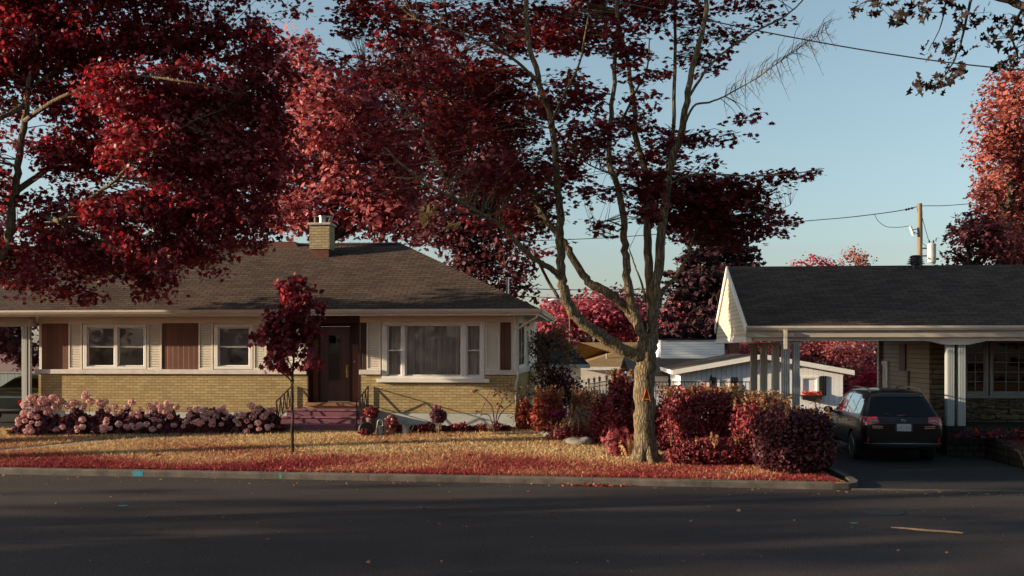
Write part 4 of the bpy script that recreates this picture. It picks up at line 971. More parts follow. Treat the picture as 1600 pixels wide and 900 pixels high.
blobsB = pb([(500, 150, 40, 30, .5), (545, 110, 60, 50), (640, 100, 80, 50), (740, 80, 80, 50), (690, 150, 80, 40), (560, 200, 70, 45), (650, 210, 80, 50), (740, 200, 70, 50), (800, 180, 60, 50, .8),
  (540, 270, 50, 30, .7), (610, 285, 60, 35), (700, 280, 80, 35), (790, 270, 60, 40), (830, 330, 50, 40, .9), (760, 340, 60, 25, .9), (700, 20, 120, 35), (600, 30, 90, 30, .8), (820, 40, 70, 40, .8), (780, 130, 50, 40, .8),
  (890, 50, 60, 35, .9), (890, 150, 50, 40, .9), (925, 220, 50, 40, .9), (880, 260, 40, 40, .9), (920, 300, 45, 20, .6), (935, 355, 35, 14, .9), (980, 60, 40, 40, .7), (1010, 130, 35, 40, .5), (980, 190, 40, 25, .7),
  (1010, 290, 50, 35, .9), (1060, 290, 60, 35), (1040, 230, 40, 30, .9), (1070, 330, 70, 30), (1150, 320, 60, 24), (1120, 300, 60, 28, 1.3), (1180, 290, 50, 22), (1225, 275, 40, 12), (1262, 270, 24, 7), (1080, 350, 50, 30, .8), (1130, 365, 50, 26), (1180, 350, 50, 26), (1225, 345, 22, 18, .7),
  (1100, 210, 30, 18, .8), (1140, 215, 32, 10, .8), (1170, 185, 22, 8, .6), (1095, 80, 45, 40, .4), (1150, 55, 40, 14, .7), (1205, 30, 36, 9, .8), (1060, 20, 80, 22, .8), (960, 5, 90, 25, .9), (1185, 0, 60, 12, .8), (1020, 330, 30, 14, 1), (1120, 250, 25, 10, .6), (990, 250, 40, 20, .8),
  (700, -70, 160, 50, .8), (900, -80, 160, 50, .8), (1080, -80, 120, 50, .7), (560, -50, 80, 50, .6), (870, 390, 30, 14, .5)],
  D0, 1.3, 24, 2.0, random.Random(11), .5)
blobsB = [(c_, r_, max(2, int(n_ * (.34 if c_[0] < -2.8 and c_[2] < 9 else .62 if c_[0] < -.3 and c_[2] < 9.5 else 2.1)))) for c_, r_, n_ in blobsB]
tree('maple_tree', base, 'tall many-stemmed maple with mossy trunk on the lawn edge in front of the clipped hedges', blobsB, 'mid', 'maple', .104, 15, .38, .30, limbs=LB, seed=21, bark_='bark', up=1.3, out=.25, jit=.5, tw=1, twr=.006, maxd=1.7, shell=.3)
big = [o for o in col.objects if o.name == 'maple_tree'][0]
# root flare
mb = MB(); rn = random.Random(2)
for i in range(9):
    a = i / 9 * 6.28 + rn.uniform(-.2, .2); l = rn.uniform(.36, .48)
    mb.tube([(math.cos(a) * .155, math.sin(a) * .155, .42), (math.cos(a) * .21, math.sin(a) * .21, .12), (math.cos(a) * l, math.sin(a) * l, -.08)], [.08, .10, .06], 8)
mb.build('root_flare', M['bark'], big, smooth=True, uv=False)
# bare twigs of the leafless bough
mb = MB(); rn = random.Random(4); bp_ = catmull(pw([(1133, 150, -1.3), (1189, 117, -1.6), (1244, 78, -1.9), (1290, 46, -2.1)]), 7)
for i, p in enumerate(bp_):
    for s in (-1, 1, 1, -1):
        L = rn.uniform(.25, .75); q = p + Vector((rn.uniform(.15, .6) * L, rn.uniform(-.5, .5) * L, s * rn.uniform(.2, .9) * L)); m_ = p.lerp(q, .5) + Vector((-.04, 0, .05))
        mb.tube([p, m_, q], [.007, .005, .002], 4, cap=False)
        for t in (.4, .7): a = p.lerp(q, t); mb.tube([a, a + Vector((rn.uniform(.0, .15), rn.uniform(-.1, .1), rn.uniform(.03, .18)))], [.004, .0015], 3, cap=False)
mb.v = [tuple(Vector(v) - base) for v in mb.v]; mb.build('bare_twigs', M['bark'], big, uv=False)
# orange painted triangle mark on the bark and a small clump of dry gold leaves
mb = MB(); q = [(-8, 22), (0, -2), (8, 22)]
for a, b in (((-7, 20), (-1, -2)), ((1, -2), (8, 21)), ((-5, 17), (6, 18))):
    A1 = W(1008 + a[0] * .8, 609 + a[1] * .8, D0) - base; B1 = W(1008 + b[0] * .8, 609 + b[1] * .8, D0) - base; A1.y = -math.sqrt(max(.01, .225 ** 2 - (A1.x - .02) ** 2)) - .012; B1.y = -math.sqrt(max(.01, .225 ** 2 - (B1.x - .02) ** 2)) - .012
    mb.bar(A1, B1, .05 if a[0] < 0 and b[0] < 2 else .03, .015)
mb.build('painted_mark', M['orange'], big, uv=False)
rng = np.random.default_rng(5); C, O = clumps(pb([(672, 328, 16, 14), (705, 345, 12, 12), (665, 345, 8, 12)], D0 - 2.7, 1, 30), rng)
P, Nn, S = spray(C, O, 7, .14, 1.0, .15, rng, .1, .2, 1.0); leaf_mesh('gold_leaves', rel(P, base), Nn, S, 'oval', LM['gold'], big, rng)

# ---- the big crimson maple whose trunk stands outside, boughs over the roof
TB = Vector((-14.6, 24.2, 0)); TB.z = lawn_z(TB.x, TB.y); dA = 23.9
LA = [
 ([TB + Vector((0, 0, -.2)), TB + Vector((.05, 0, 1.2)), TB + Vector((.1, 0, 2.4)), TB + Vector((.3, -.2, 3.6)), TB + Vector((.2, 0, 5.2)), TB + Vector((0, .3, 8))], .36, .14),
 ([TB + Vector((.2, -.1, 3.0)), TB + Vector((1.2, -.5, 3.5))] + pw([(5, 400, 0), (14, 360, 0), (24, 300, 0), (30, 250, 0), (37, 190, 0), (44, 140, 0), (60, 60, .2), (80, -20, .4)], dA), .12, .05),
 (pw([(36, 165, 0), (20, 175, -.4), (-10, 190, -.8)], dA), .07, .05),
 ([TB + Vector((.2, .1, 3.6)), TB + Vector((1.4, .4, 4.1))] + pw([(40, 340, .8), (90, 345, -1.2), (118, 324, -1.3), (155, 300, -1.4), (185, 278, -1.5), (210, 248, -1.5), (245, 226, -1.6), (300, 190, -1.2), (350, 170, -.6)], dA), .07, .012),
 (pw([(44, 140, 0), (90, 110, .3), (160, 80, .6), (260, 60, .8), (350, 50, 1.0)], dA), .05, .012),
 (pw([(24, 300, 0), (80, 260, 1), (150, 220, 1.6), (260, 240, 2), (360, 260, 2.2), (430, 250, 2.3)], dA), .08, .03),
 (pw([(90, 345, -1.2), (140, 370, -.5), (200, 390, 0), (280, 370, .5), (350, 340, .8)], dA), .06, .02),
 (pw([(37, 190, 0), (100, 150, -1), (200, 120, -1.6), (300, 130, -2), (380, 150, -1.6)], dA), .06, .012),
]
blobsA = pb([(40, 60, 90, 60), (150, 50, 90, 60), (270, 50, 80, 55), (370, 60, 60, 50, .8), (420, 110, 40, 50, .9), (120, 150, 70, 50), (210, 150, 80, 55), (310, 150, 80, 55), (400, 180, 60, 60), (10, 120, 40, 60),
  (150, 230, 70, 50), (240, 230, 80, 55), (330, 240, 80, 55), (410, 260, 50, 50), (90, 240, 40, 40, .9), (100, 320, 60, 40, .8), (190, 330, 70, 38, .8), (280, 320, 70, 45), (360, 330, 60, 40), (430, 320, 26, 40, .7), (20, 410, 50, 40), (90, 390, 50, 40),
  (160, 400, 50, 38), (240, 390, 60, 40), (320, 385, 55, 28), (385, 375, 30, 20, .8), (45, 440, 45, 22), (110, 445, 26, 26), (135, 470, 16, 22, 1.2), (175, 425, 26, 18), (240, 430, 40, 26), (225, 455, 18, 18), (255, 460, 10, 10), (310, 405, 30, 20), (340, 425, 10, 8), (-60, 100, 60, 80), (-70, 260, 70, 80), (-60, 380, 60, 50), (20, 200, 30, 30, .5), (10, 290, 24, 40, .5), (50, 355, 40, 20, .8),
  (20, -40, 120, 50), (200, -50, 120, 50), (360, -40, 80, 40, .8), (460, 230, 16, 40, .5), (440, 50, 30, 14, .5), (470, 15, 40, 10, .5)], dA, 1.0, 32, 1.1, random.Random(5))
tree('maple_tree', TB, 'crimson maple whose boughs hang before the brown roof of the brick bungalow', blobsA, 'near', 'maple', .100, 23, .40, .45, limbs=LA, seed=8, bark_='bark', up=.9, out=.45, jit=.7, tw=5, twr=.010, maxd=2.5, shell=.4)

# ---- young maple
yb = W(457, 712, 22.5); yb.z = lawn_z(yb.x, yb.y)
LY = [([yb + Vector((0, 0, -.1))] + pw([(456.5, 690, 0), (457, 640, 0), (457, 600, 0), (458, 575, 0), (462, 520, 0), (462, 470, 0), (466, 440, 0)], 22.5), .042, .012),
      (pw([(457.5, 598, 0), (444, 585, -.1), (432, 577, -.2), (420, 560, -.2)], 22.5), .02, .008), (pw([(458, 580, 0), (470, 560, .1), (480, 540, .2), (492, 520, .3)], 22.5), .018, .006), (pw([(459, 560, 0), (446, 540, .1), (432, 515, .2), (425, 480, .2)], 22.5), .018, .006), (pw([(461, 530, 0), (476, 500, -.2), (490, 470, -.3)], 22.5), .016, .005), (pw([(458, 578, 0), (448, 560, -.2), (430, 545, -.3), (408, 530, -.3)], 22.5), .014, .005)]
blY = pb([(450, 455, 24, 20), (485, 470, 20, 22), (440, 490, 28, 24), (475, 505, 28, 24), (430, 520, 26, 20), (462, 535, 32, 22), (430, 560, 22, 16), (486, 560, 18, 12), (445, 570, 18, 12), (465, 440, 20, 10, .6), (404, 528, 6, 6, 1.5), (480, 575, 10, 6), (500, 480, 8, 12, .5)], 22.5, 1.0, 90, .15, random.Random(9))
tree('young_maple_tree', yb, 'slim young maple with red leaves standing on the lawn before the front steps', blY, 'young', 'maple', .115, 9, .17, .9, limbs=LY, seed=33, bark_='bark2', up=.3, out=.7, jit=.8, tw=2, twr=.005, maxd=1.2, shell=.5)

# ---- overhanging maple at the upper right, trunk off to the side on the near verge
dO = 13.0; OB = Vector((12.5, 8.6, .1))
LO = [([OB + Vector((0, 0, -.2)), OB + Vector((0, .2, 3)), OB + Vector((-.3, .8, 5)), OB + Vector((-.6, 1.4, 7.5)), OB + Vector((-.8, 2, 10))], .34, .15),
      ([OB + Vector((-.2, .5, 4.2))] + pw([(1760, 80, -1), (1660, 40, -.4), (1600, 10, 0), (1540, -10, 0), (1470, -12, 0), (1400, -8, 0), (1345, 6, 0)], dO), .09, .008),
      (pw([(1520, -12, 0), (1510, 30, 0), (1500, 70, 0), (1485, 105, 0), (1462, 132, 0), (1438, 134, 0)], dO), .02, .004),
      (pw([(1600, 10, 0), (1580, 50, 0), (1590, 90, 0), (1575, 110, 0)], dO), .02, .005),
      (pw([(1480, -12, 0), (1470, 40, .2), (1450, 80, .2)], dO), .012, .004)]
blO = pb([(1345, 8, 16, 6), (1372, 12, 16, 8), (1400, 12, 24, 9), (1400, 28, 10, 6), (1440, 6, 22, 8), (1455, 20, 10, 7), (1480, -5, 40, 10), (1505, 20, 14, 16), (1510, 45, 14, 16), (1498, 68, 16, 12), (1478, 78, 20, 9), (1455, 78, 12, 7), (1492, 92, 12, 10), (1478, 128, 12, 7), (1460, 134, 12, 6), (1440, 134, 8, 5), (1490, 112, 7, 8),
   (1545, 15, 20, 8), (1562, 35, 8, 12), (1570, 55, 12, 10), (1580, 20, 20, 14), (1550, 65, 16, 7), (1585, 90, 12, 18), (1570, 100, 14, 7), (1600, 50, 10, 30), (1640, 20, 40, 40), (1700, 60, 60, 50, .7), (1600, -50, 120, 40, .7), (1420, -50, 80, 25, .5), (1760, 0, 80, 80, .6), (1850, -100, 120, 100, .5), (2000, -180, 200, 160, .3)], dO, 1.0, 60, .3, random.Random(6))
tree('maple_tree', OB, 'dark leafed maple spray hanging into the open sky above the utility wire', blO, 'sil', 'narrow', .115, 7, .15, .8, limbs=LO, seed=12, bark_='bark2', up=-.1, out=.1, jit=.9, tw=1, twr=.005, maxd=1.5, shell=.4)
# ------------------------------------------------------------------ trees behind the houses
def gz(x, y): return -.8 if y > 33 else 0
BGR = 'trees behind the houses'
def bt(px, d, label, lst, mt, size, per, rad, dens, kind='quad', seed=1, tr=.25, thick=1.0, dj=1.2, flat=.7, **kw):
    loc = Vector((pxx(px, d), d, -.8 if d > 35 else (.3 if d < 30 else -.3))); dens *= 5.6; size *= .72
    return tree(kw.pop('name', 'broadleaf_tree'), loc, label, pb(lst, d, thick, dens, dj, random.Random(seed)), mt, kind, size, per, rad, flat, tr, seed=seed, tw=kw.pop('tw', 24), twr=.02, group=kw.pop('group', BGR), **kw)
bt(500, 38, 'pink leafed tree rising behind the chimney of the brick bungalow', [(480, 120, 45, 70), (440, 90, 20, 60, .6), (520, 180, 60, 70), (470, 250, 55, 60), (560, 270, 60, 60), (510, 330, 60, 45), (460, 330, 40, 40), (590, 330, 50, 45), (570, 150, 50, 60), (620, 220, 50, 60), (440, 200, 30, 60), (630, 290, 50, 50), (640, 340, 50, 40)], 'pink', .30, 14, .6, 2.9, seed=41, tr=.3)
bt(380, 40, 'deep red tree behind the crown of the crimson maple', [(300, 200, 70, 70), (380, 150, 60, 70), (370, 280, 70, 70), (280, 320, 70, 60), (420, 340, 50, 40), (200, 330, 60, 60, .7), (130, 380, 60, 50, .8), (330, 370, 60, 30)], 'maroon', .32, 12, .7, 1.5, seed=42, tr=.3)
bt(700, 35, 'tall maroon tree behind the hip of the brown roof', [(690, 120, 50, 60), (740, 160, 50, 60), (770, 230, 45, 60), (700, 220, 50, 60), (730, 300, 60, 50), (790, 310, 45, 50), (700, 350, 60, 40), (760, 380, 55, 40), (810, 400, 30, 40, .9), (740, 420, 50, 30), (790, 445, 32, 24), (680, 180, 40, 60), (640, 100, 50, 60), (820, 350, 20, 30, .7), (820, 450, 16, 16, .7)], 'maroon', .24, 13, .5, 4.4, seed=43, tr=.28, flat=1.0)
bt(925, 72, 'wide pink tree far off beyond the tan roof', [(880, 500, 40, 36), (930, 490, 45, 32), (980, 500, 40, 34), (860, 530, 30, 30), (1020, 510, 30, 26)], 'farpink', .42, 14, 1.0, 1.4, seed=44, tr=.3)
bt(1085, 66, 'pink tree far off between the maple stems and the dark spruce', [(1075, 490, 30, 24), (1100, 505, 26, 26), (1050, 500, 26, 20), (1130, 510, 24, 20, .7)], 'farpink', .4, 12, .9, 1.2, seed=45, tr=.3)
bt(845, 31.5, 'olive and brown leafed tree at the side wall of the brick bungalow', [(845, 545, 24, 30), (870, 520, 20, 24), (850, 585, 24, 26), (885, 550, 18, 24), (835, 520, 10, 16), (880, 600, 24, 18)], 'olive', .13, 10, .3, 16, kind='oval', seed=46, tr=.09, dj=.4, group=None)
bt(880, 28.0, 'dark maroon bush under the olive leafed tree', [(880, 600, 26, 26), (860, 620, 24, 22), (895, 620, 18, 18), (868, 580, 16, 12, .6)], 'maroon', .11, 12, .25, 26, kind='oval', seed=47, tr=.05, dj=.3, group=None, cat='bush', name='bush')
bt(1560, 40, 'tall orange red tree rising over the ridge of the carport bungalow', [(1580, 140, 44, 36), (1560, 190, 40, 40), (1600, 220, 60, 60), (1550, 240, 34, 34), (1580, 300, 50, 50), (1545, 290, 26, 30, .8), (1610, 330, 60, 60), (1570, 370, 50, 40), (1530, 350, 30, 30), (1650, 250, 60, 120), (1640, 130, 50, 50), (1620, 400, 60, 40)], 'orange', .24, 14, .5, 3.6, seed=48, tr=.35)
bt(1500, 37, 'maroon tree at the foot of the tall orange red one', [(1505, 370, 24, 26), (1530, 345, 26, 20), (1550, 370, 34, 30), (1500, 400, 24, 16), (1540, 400, 40, 20), (1480, 392, 10, 14, .6)], 'maroon', .22, 13, .45, 5, seed=49, tr=.2)
bt(1270, 75, 'small red tree top showing over the roof beside the dark spruce', [(1250, 410, 14, 6), (1275, 405, 22, 7), (1290, 418, 16, 10), (1250, 425, 20, 10)], 'crimson', .3, 10, .5, 2.6, seed=50, tr=.15)
bt(1340, 75, 'thin brownish tree top showing over the ridge', [(1335, 398, 22, 14), (1355, 408, 20, 10), (1325, 415, 26, 12), (1350, 425, 26, 12)], 'russet', .26, 8, .5, 2.0, seed=51, tr=.15)
bt(1300, 53, 'broad rose and olive tree filling the opening of the carport', [(1270, 540, 34, 26), (1320, 545, 40, 30), (1360, 550, 26, 40), (1290, 580, 34, 26), (1340, 590, 40, 26), (1240, 550, 30, 30), (1220, 540, 30, 30), (1365, 600, 24, 30), (1310, 515, 50, 16), (1180, 545, 30, 30), (1350, 625, 30, 20)], 'pink', .19, 15, .5, 5, seed=52, tr=.2, dj=.8)
bt(1350, 33, 'bright crimson shrub beyond the parked black car', [(1345, 600, 14, 18), (1358, 585, 14, 16), (1335, 620, 14, 14), (1365, 610, 12, 20)], 'crimson', .13, 12, .25, 30, kind='oval', seed=53, tr=.05, dj=.3, group=None, cat='shrub', name='shrub')
bt(60, 41, 'dark red tree seen through the open end of the brick bungalow', [(20, 530, 40, 30), (-30, 520, 50, 40), (50, 555, 30, 20), (-60, 480, 60, 60), (30, 480, 60, 30)], 'maroon', .3, 12, .6, 3, seed=54, tr=.2)
bt(-150, 44, 'red tree beyond the end of the long brown roof', [(-150, 380, 120, 120), (-60, 330, 80, 100), (-260, 400, 100, 100)], 'pink', .4, 12, .8, .9, seed=55, tr=.3)
for k, (px, d, lb) in enumerate(((700, 90, 'distant red tree on the horizon behind the brick bungalow'), (1180, 95, 'distant red tree on the horizon behind the white garage'), (1750, 70, 'red tree beyond the far end of the carport bungalow'), (-420, 80, 'red tree on the horizon past the open carport'), (960, 105, 'tiny far tree at the end of the view beyond the tan roof'))):
    bt(px, d, lb, [(px - 60, 500, 60, 40), (px + 20, 490, 60, 45), (px + 80, 510, 50, 36)], 'farpink' if k % 2 else 'maroon', .6, 12, 1.3, .5, seed=60 + k, tr=.3)
# spruce with drooping tiers
def spruce(px, d, top, label, h_px, w_px, seed=7):
    rng = np.random.default_rng(seed); rn = random.Random(seed); zt = pz(top, d); loc = Vector((pxx(px, d), d, -.85)); H = zt - loc.z; Wd = w_px * d / F
    root = plant('spruce_tree', loc, label, 'tree', BGR); mb = MB(); mb.tube([(0, 0, 0), (0, 0, H * .5), (0, 0, H)], [.28, .16, .03], 8)
    Ps, Ns = [], []
    tiers = 26
    for i in range(tiers):
        f = (i + .5) / tiers; z = H * (.12 + .88 * f); r = Wd * (1 - f) ** .8 + .2
        for b in range(11):
            a = rn.uniform(0, 6.28); L = r * rn.uniform(.7, 1.12); droop = -.22 * L; e = Vector((math.cos(a) * L, math.sin(a) * L, z + droop + rn.uniform(-.2, .2))); m_ = Vector((math.cos(a) * L * .5, math.sin(a) * L * .5, z - .25 * L))
            mb.tube([(0, 0, z), m_, e], [.04, .03, .01], 4, cap=False)
            n = int(26 * L) + 6; t = rng.random(n) ** .7; pos = np.outer(1 - t, (0, 0, z)) + np.outer(t, tuple(e)); pos[:, 2] -= .16 * L * np.sin(t * 3.14) + rng.random(n) * .35
            pos[:, :2] += rng.normal(size=(n, 2)) * .14; Ps.append(pos); Ns.append(rng.normal(size=(n, 3)) + [0, 0, .4])
    mb.build('trunk', M['bark2'], root, uv=False); P = np.concatenate(Ps); leaf_mesh('crown', P, np.concatenate(Ns), .34 * (1 + .3 * rng.normal(size=len(P))).clip(.5, 1.6), 'quad', LM['conifer'], root, rng)
spruce(1118, 64, 285, 'dark spruce with drooping boughs between the maple and the carport gable', 300, 150)
spruce(1075, 68, 400, 'smaller dark spruce behind the white boxy dormer', 160, 60, 9)

# ------------------------------------------------------------------ shrubs and hedges
def hedge(name, px0, px1, pyt, pyb, d, depth, label, mt, n, tips=0, seed=1, cat='hedge', size=.075, rnd=.35, kind='oval', grp=None, lean=0):
    rng = np.random.default_rng(seed); rn = random.Random(seed)
    x0, x1 = pxx(px0, d), pxx(px1, d); zb = lawn_z(min((x0 + x1) / 2, 6), d + depth / 2) - .02; zt = pz(pyt, d)
    loc = Vector(((x0 + x1) / 2, d + depth / 2, zb)); hw, hd_, hh = (x1 - x0) / 2, depth / 2, (zt - zb)
    root = plant(name, loc, label, cat, grp)
    # points on and inside a rounded box
    q = rng.uniform(-1, 1, size=(n * 2, 3)); e = 3.2 if cat == 'hedge' else 2.3; s = (np.abs(q) ** e).sum(1) ** (1 / e); q = q / s[:, None] * (1 - .45 * rng.random(n * 2)[:, None] ** 2.0)
    fq = hw * 4; nz = np.sin(q[:, 0] * fq + seed) * np.sin(q[:, 1] * 4 + 1) * np.cos(q[:, 2] * 5 + q[:, 0] * fq * .7); q *= (1 + (.10 if cat == 'hedge' else .22) * nz + .08 * rng.normal(size=len(q)) * (rng.random(len(q)) > .7))[:, None]
    gaps = np.sin(q[:, 0] * 11 + 2 * seed) * np.sin(q[:, 2] * 9 + seed) * np.sin(q[:, 1] * 7); keep = gaps < .62; q = q[keep][:n]
    P = np.stack([q[:, 0] * hw, q[:, 1] * hd_, hh * .52 + q[:, 2] * hh * .50], 1); P += rng.normal(size=P.shape) * (.03 if cat == 'hedge' else .05); P[:, 2] = np.maximum(P[:, 2], .03)
    if cat != 'hedge': P[:, 0] *= 1.12 - .4 * (P[:, 2] / hh) ** 2
    Nn = q * np.array([.8, .8, .9]) + rng.normal(size=P.shape) * .75 + [0, 0, .2]
    leaf_mesh('foliage', P, Nn, size * (1 + .3 * rng.normal(size=len(P))).clip(.5, 1.8), kind, LM[mt], root, rng)
    mb = MB()
    for i in range(int(8 + 6 * hw)):
        x = rn.uniform(-.75, .75) * hw; y = rn.uniform(-.7, .7) * hd_; mb.tube([(x * .7, y * .7, -.02), (x, y, hh * .4), (x * 1.1, y * 1.1, hh * .9)], [.018, .012, .004], 5, cap=False)
    mb.build('stems', M['barkred'], root, uv=False)
    if tips:
        Ps, Ns = [], []; mb = MB()
        for i in range(tips):
            x = rn.uniform(-1, 1) * hw; y = rn.uniform(-1, .9) * hd_; L = rn.uniform(.08, .26); b = Vector((x, y, hh * .98 - .1)); t = b + Vector((rn.uniform(-.05, .08), rn.uniform(-.05, .05), L + .06)); mb.tube([b, t], [.004, .002], 3, cap=False)
            k = int(L * 60) + 4; u = rng.random(k); Ps.append(np.outer(1 - u, b) + np.outer(u, t) + rng.normal(size=(k, 3)) * .015); Ns.append(rng.normal(size=(k, 3)))
        P = np.concatenate(Ps); leaf_mesh('tip_leaves', P, np.concatenate(Ns), .06 * (1 + .3 * rng.normal(size=len(P))).clip(.4, 1.6), 'oval', LM['tips'], root, rng); mb.build('leaf_stems', M['stick'], root, uv=False)
    return root
hedge('hedge', 1042, 1170, 612, 710, 21.6, 1.7, 'red rounded hedge with shaggy top just beside the big maple trunk', 'hedge', 15000, 70, 1, rnd=.4)
hedge('hedge', 1150, 1245, 628, 725, 20.9, 2.2, 'golden tipped hedge between the shaggy red one and the dark squared one', 'hedge', 13000, 130, 2)
hedge('hedge', 1196, 1314, 645, 748, 19.3, 1.5, 'squared hedge darkened by painted shade at the driveway corner', 'hedgedark', 16000, 20, 3, size=.075)
hedge('hedge', 1046, 1200, 690, 728, 20.7, .7, 'low pale pink ground shrub along the foot of the hedges', 'hedge', 4200, 24, 4, cat='shrub', size=.07)
hedge('shrub', 950, 1000, 588, 668, 22.8, .8, 'tall conical red shrub touching the shaded flower bed just before the maple trunk', 'hedge', 7000, 14, 5, cat='shrub', size=.075)
hedge('shrub', 925, 965, 622, 672, 23.3, .7, 'small red shrub at the foot of the tall conical one', 'hedge', 3200, 10, 55, cat='shrub', size=.075)
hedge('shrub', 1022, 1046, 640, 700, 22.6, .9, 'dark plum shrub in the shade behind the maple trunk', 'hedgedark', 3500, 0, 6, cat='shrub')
hedge('shrub', 834, 880, 615, 672, 25.0, .8, 'russet orange shrub at the corner of the brick bungalow', 'russet', 5200, 30, 7, cat='shrub', size=.08)
hedge('shrub', 806, 834, 628, 674, 25.8, .5, 'small dark russet shrub under the downspout corner', 'russet', 2200, 10, 8, cat='shrub', size=.07)
hedge('shrub', 892, 932, 614, 652, 25.4, .6, 'peach coloured sedum clump behind the silvery shrub', 'peach', 3000, 24, 9, cat='shrub', size=.07)
hedge('shrub', 884, 940, 646, 682, 24.2, .8, 'silvery dry shrub in the flower bed between pink blooms and red cone', 'silver', 4200, 40, 10, cat='shrub', size=.075, kind='narrow')
hedge('shrub', 860, 886, 645, 678, 24.8, .5, 'pink leafed plant topped with magenta blooms', 'hedge', 2200, 0, 11, cat='plant', size=.07)
pk = [o for o in col.objects if o.get('label', '').startswith('pink leafed plant topped')][0]
rn = random.Random(3)
for i in range(9):
    rng = np.random.default_rng(i); C = unit(60, rng) * .055 + [rn.uniform(-.22, .22), rn.uniform(-.2, .1), .52 + rn.uniform(-.03, .05)]; leaf_mesh('bloom', C, unit(60, rng), np.full(60, .04), 'oval', LM['magenta'], pk, rng)
hedge('groundcover', 858, 950, 668, 690, 23.6, .7, 'low red and pink border plants around the pale rocks', 'hedge', 3000, 30, 12, cat='border plants', size=.06)
# long leafed clump before the trunk
def grass_clump(px, d, h_, n, label, mt, seed, wd=.45, name='grass_clump', cat='plant', sz=.03):
    rng = np.random.default_rng(seed); loc = Vector((pxx(px, d), d, lawn_z(pxx(px, d), d))); root = plant(name, loc, label, cat)
    P, Nn, S, FW = [], [], [], []
    for i in range(n):
        a = rng.random() * 6.28; lean = rng.random() * .8; L = h_ * (.5 + .6 * rng.random()); r0 = rng.random() * wd * .6
        for k in range(4):
            t = (k + .5) / 4; P.append((math.cos(a) * (r0 + lean * L * t * t * .6), math.sin(a) * (r0 + lean * L * t * t * .6), L * t * (1 - .3 * lean * t))); FW.append((math.cos(a) * lean * t, math.sin(a) * lean * t, 1 - lean * t)); Nn.append((math.cos(a + .4), math.sin(a + .4), .3)); S.append(L * .30)
    leaf_mesh('foliage', np.array(P), np.array(Nn), np.array(S), 'narrow', LM[mt], root, rng, fwd=np.array(FW)); return root
grass_clump(966, 21.9, .7, 50, 'arching red leaved clump on the left foot of the maple trunk', 'hedge', 3)
grass_clump(985, 21.7, .5, 50, 'pale pink spiky clump touching the maple trunk', 'tips', 4, .3)
# rocks
for k, (px, d, r, lb) in enumerate(((906, 23.4, (.42, .22, .12), 'wide flat pale rock below the silvery shrub'), (862, 24.4, (.20, .15, .10), 'small pale rock in front of the magenta blooms'), (852, 24.8, (.14, .12, .08), 'small grey rock beside the russet shrub'))):
    x = pxx(px, d); mb = MB(); mb.blob((0, 0, r[2] * .4), r, k, .22, 14, 9); o = mb.build('rock', M['rock'], None, smooth=True); o.location = (x, d, lawn_z(x, d)); tag(o, lb, 'rock')
# ---- hydrangeas
def hydrangea(px0, px1, heads, label, seed, d=25.6):
    rng = np.random.default_rng(seed); rn = random.Random(seed); x0, x1 = pxx(px0, d), pxx(px1, d); w_ = (x1 - x0) / 2; xc = (x0 + x1) / 2; zb = lawn_z(xc, d); loc = Vector((xc, d, zb))
    root = plant('hydrangea_bush', loc, label, 'hydrangea', 'hydrangea bushes along the brick wall'); n = int(2600 * w_)
    q = unit(n, rng) * (.55 + .45 * rng.random(n) ** .5)[:, None]; q[:, 2] = np.abs(q[:, 2]); q *= (1 + .18 * np.sin(q[:, 0:1] * 7 + seed) * np.cos(q[:, 2:3] * 6)); P = q * [w_ * 1.18, .40, .58]; P[:, 2] += .02
    leaf_mesh('foliage', P, q * .6 + rng.normal(size=P.shape) * .6 + [0, 0, .5], .13 * (1 + .25 * rng.normal(size=n)).clip(.5, 1.5), 'oval', LM['hydleaf'], root, rng); mb = MB()
    ex = []
    for i in range(int(7 * w_) + 4):
        hz = rn.uniform(.10, .40); hx_ = rn.uniform(-.9, .9) * w_; ex.append((800 + (xc + hx_) * F / (d - .3), HZ + (CZ - zb - hz) * F / (d - .3), rn.uniform(2.6, 4.6)))
    for (hx, hy, hr) in heads + ex:
        c_ = W(hx, hy, d - .3) - loc; q_ = 1 - (c_.x / (w_ * 1.05)) ** 2 - (c_.z / .60) ** 2; c_ = W(hx, hy, d - .10 - .38 * math.sqrt(max(0, q_)) - rn.uniform(0, .05)) - loc; r = hr * d / F * 1.38
        mb.tube([(c_.x * .6, c_.y * .4, .05), (c_.x * .9, c_.y * .8, c_.z * .6), tuple(c_)], [.008, .006, .005], 4, cap=False)
        k = 110; u_ = unit(k, rng); leaf_mesh('flower_head', np.array(tuple(c_)) + u_ * r * [1, 1, .85] * .86, u_ + rng.normal(size=(k, 3)) * .3, np.full(k, r * .48), 'oval', LM['petal'], root, rng, fold=-.2)
    mb.build('stems', M['barkred'], root, uv=False); return root
z1 = lambda x, y: (x / 3.4614, 440 + y / 3.4614)
H1 = [(168, 630, 19), (135, 667, 20), (137, 715, 22), (104, 750, 17), (98, 770, 12), (165, 724, 15), (200, 731, 15), (232, 645, 24), (290, 629, 20), (195, 682, 18), (256, 707, 17), (298, 678, 17), (236, 688, 12), (257, 684, 11), (322, 645, 20)]
H2 = [(467, 609, 20), (395, 655, 19), (360, 674, 17), (388, 697, 13), (423, 657, 12), (448, 675, 18), (488, 650, 18), (340, 650, 14), (458, 628, 14)]
H3 = [(537, 652, 16), (570, 650, 15), (540, 678, 15), (583, 696, 15), (620, 675, 15), (627, 717, 14), (653, 703, 14), (560, 670, 10)]
H4 = [(715, 653, 18), (683, 678, 13), (716, 713, 12), (750, 727, 15), (729, 789, 14), (752, 775, 12), (756, 690, 12), (795, 724, 12), (807, 674, 17), (832, 683, 14), (822, 703, 14), (746, 708, 9)]
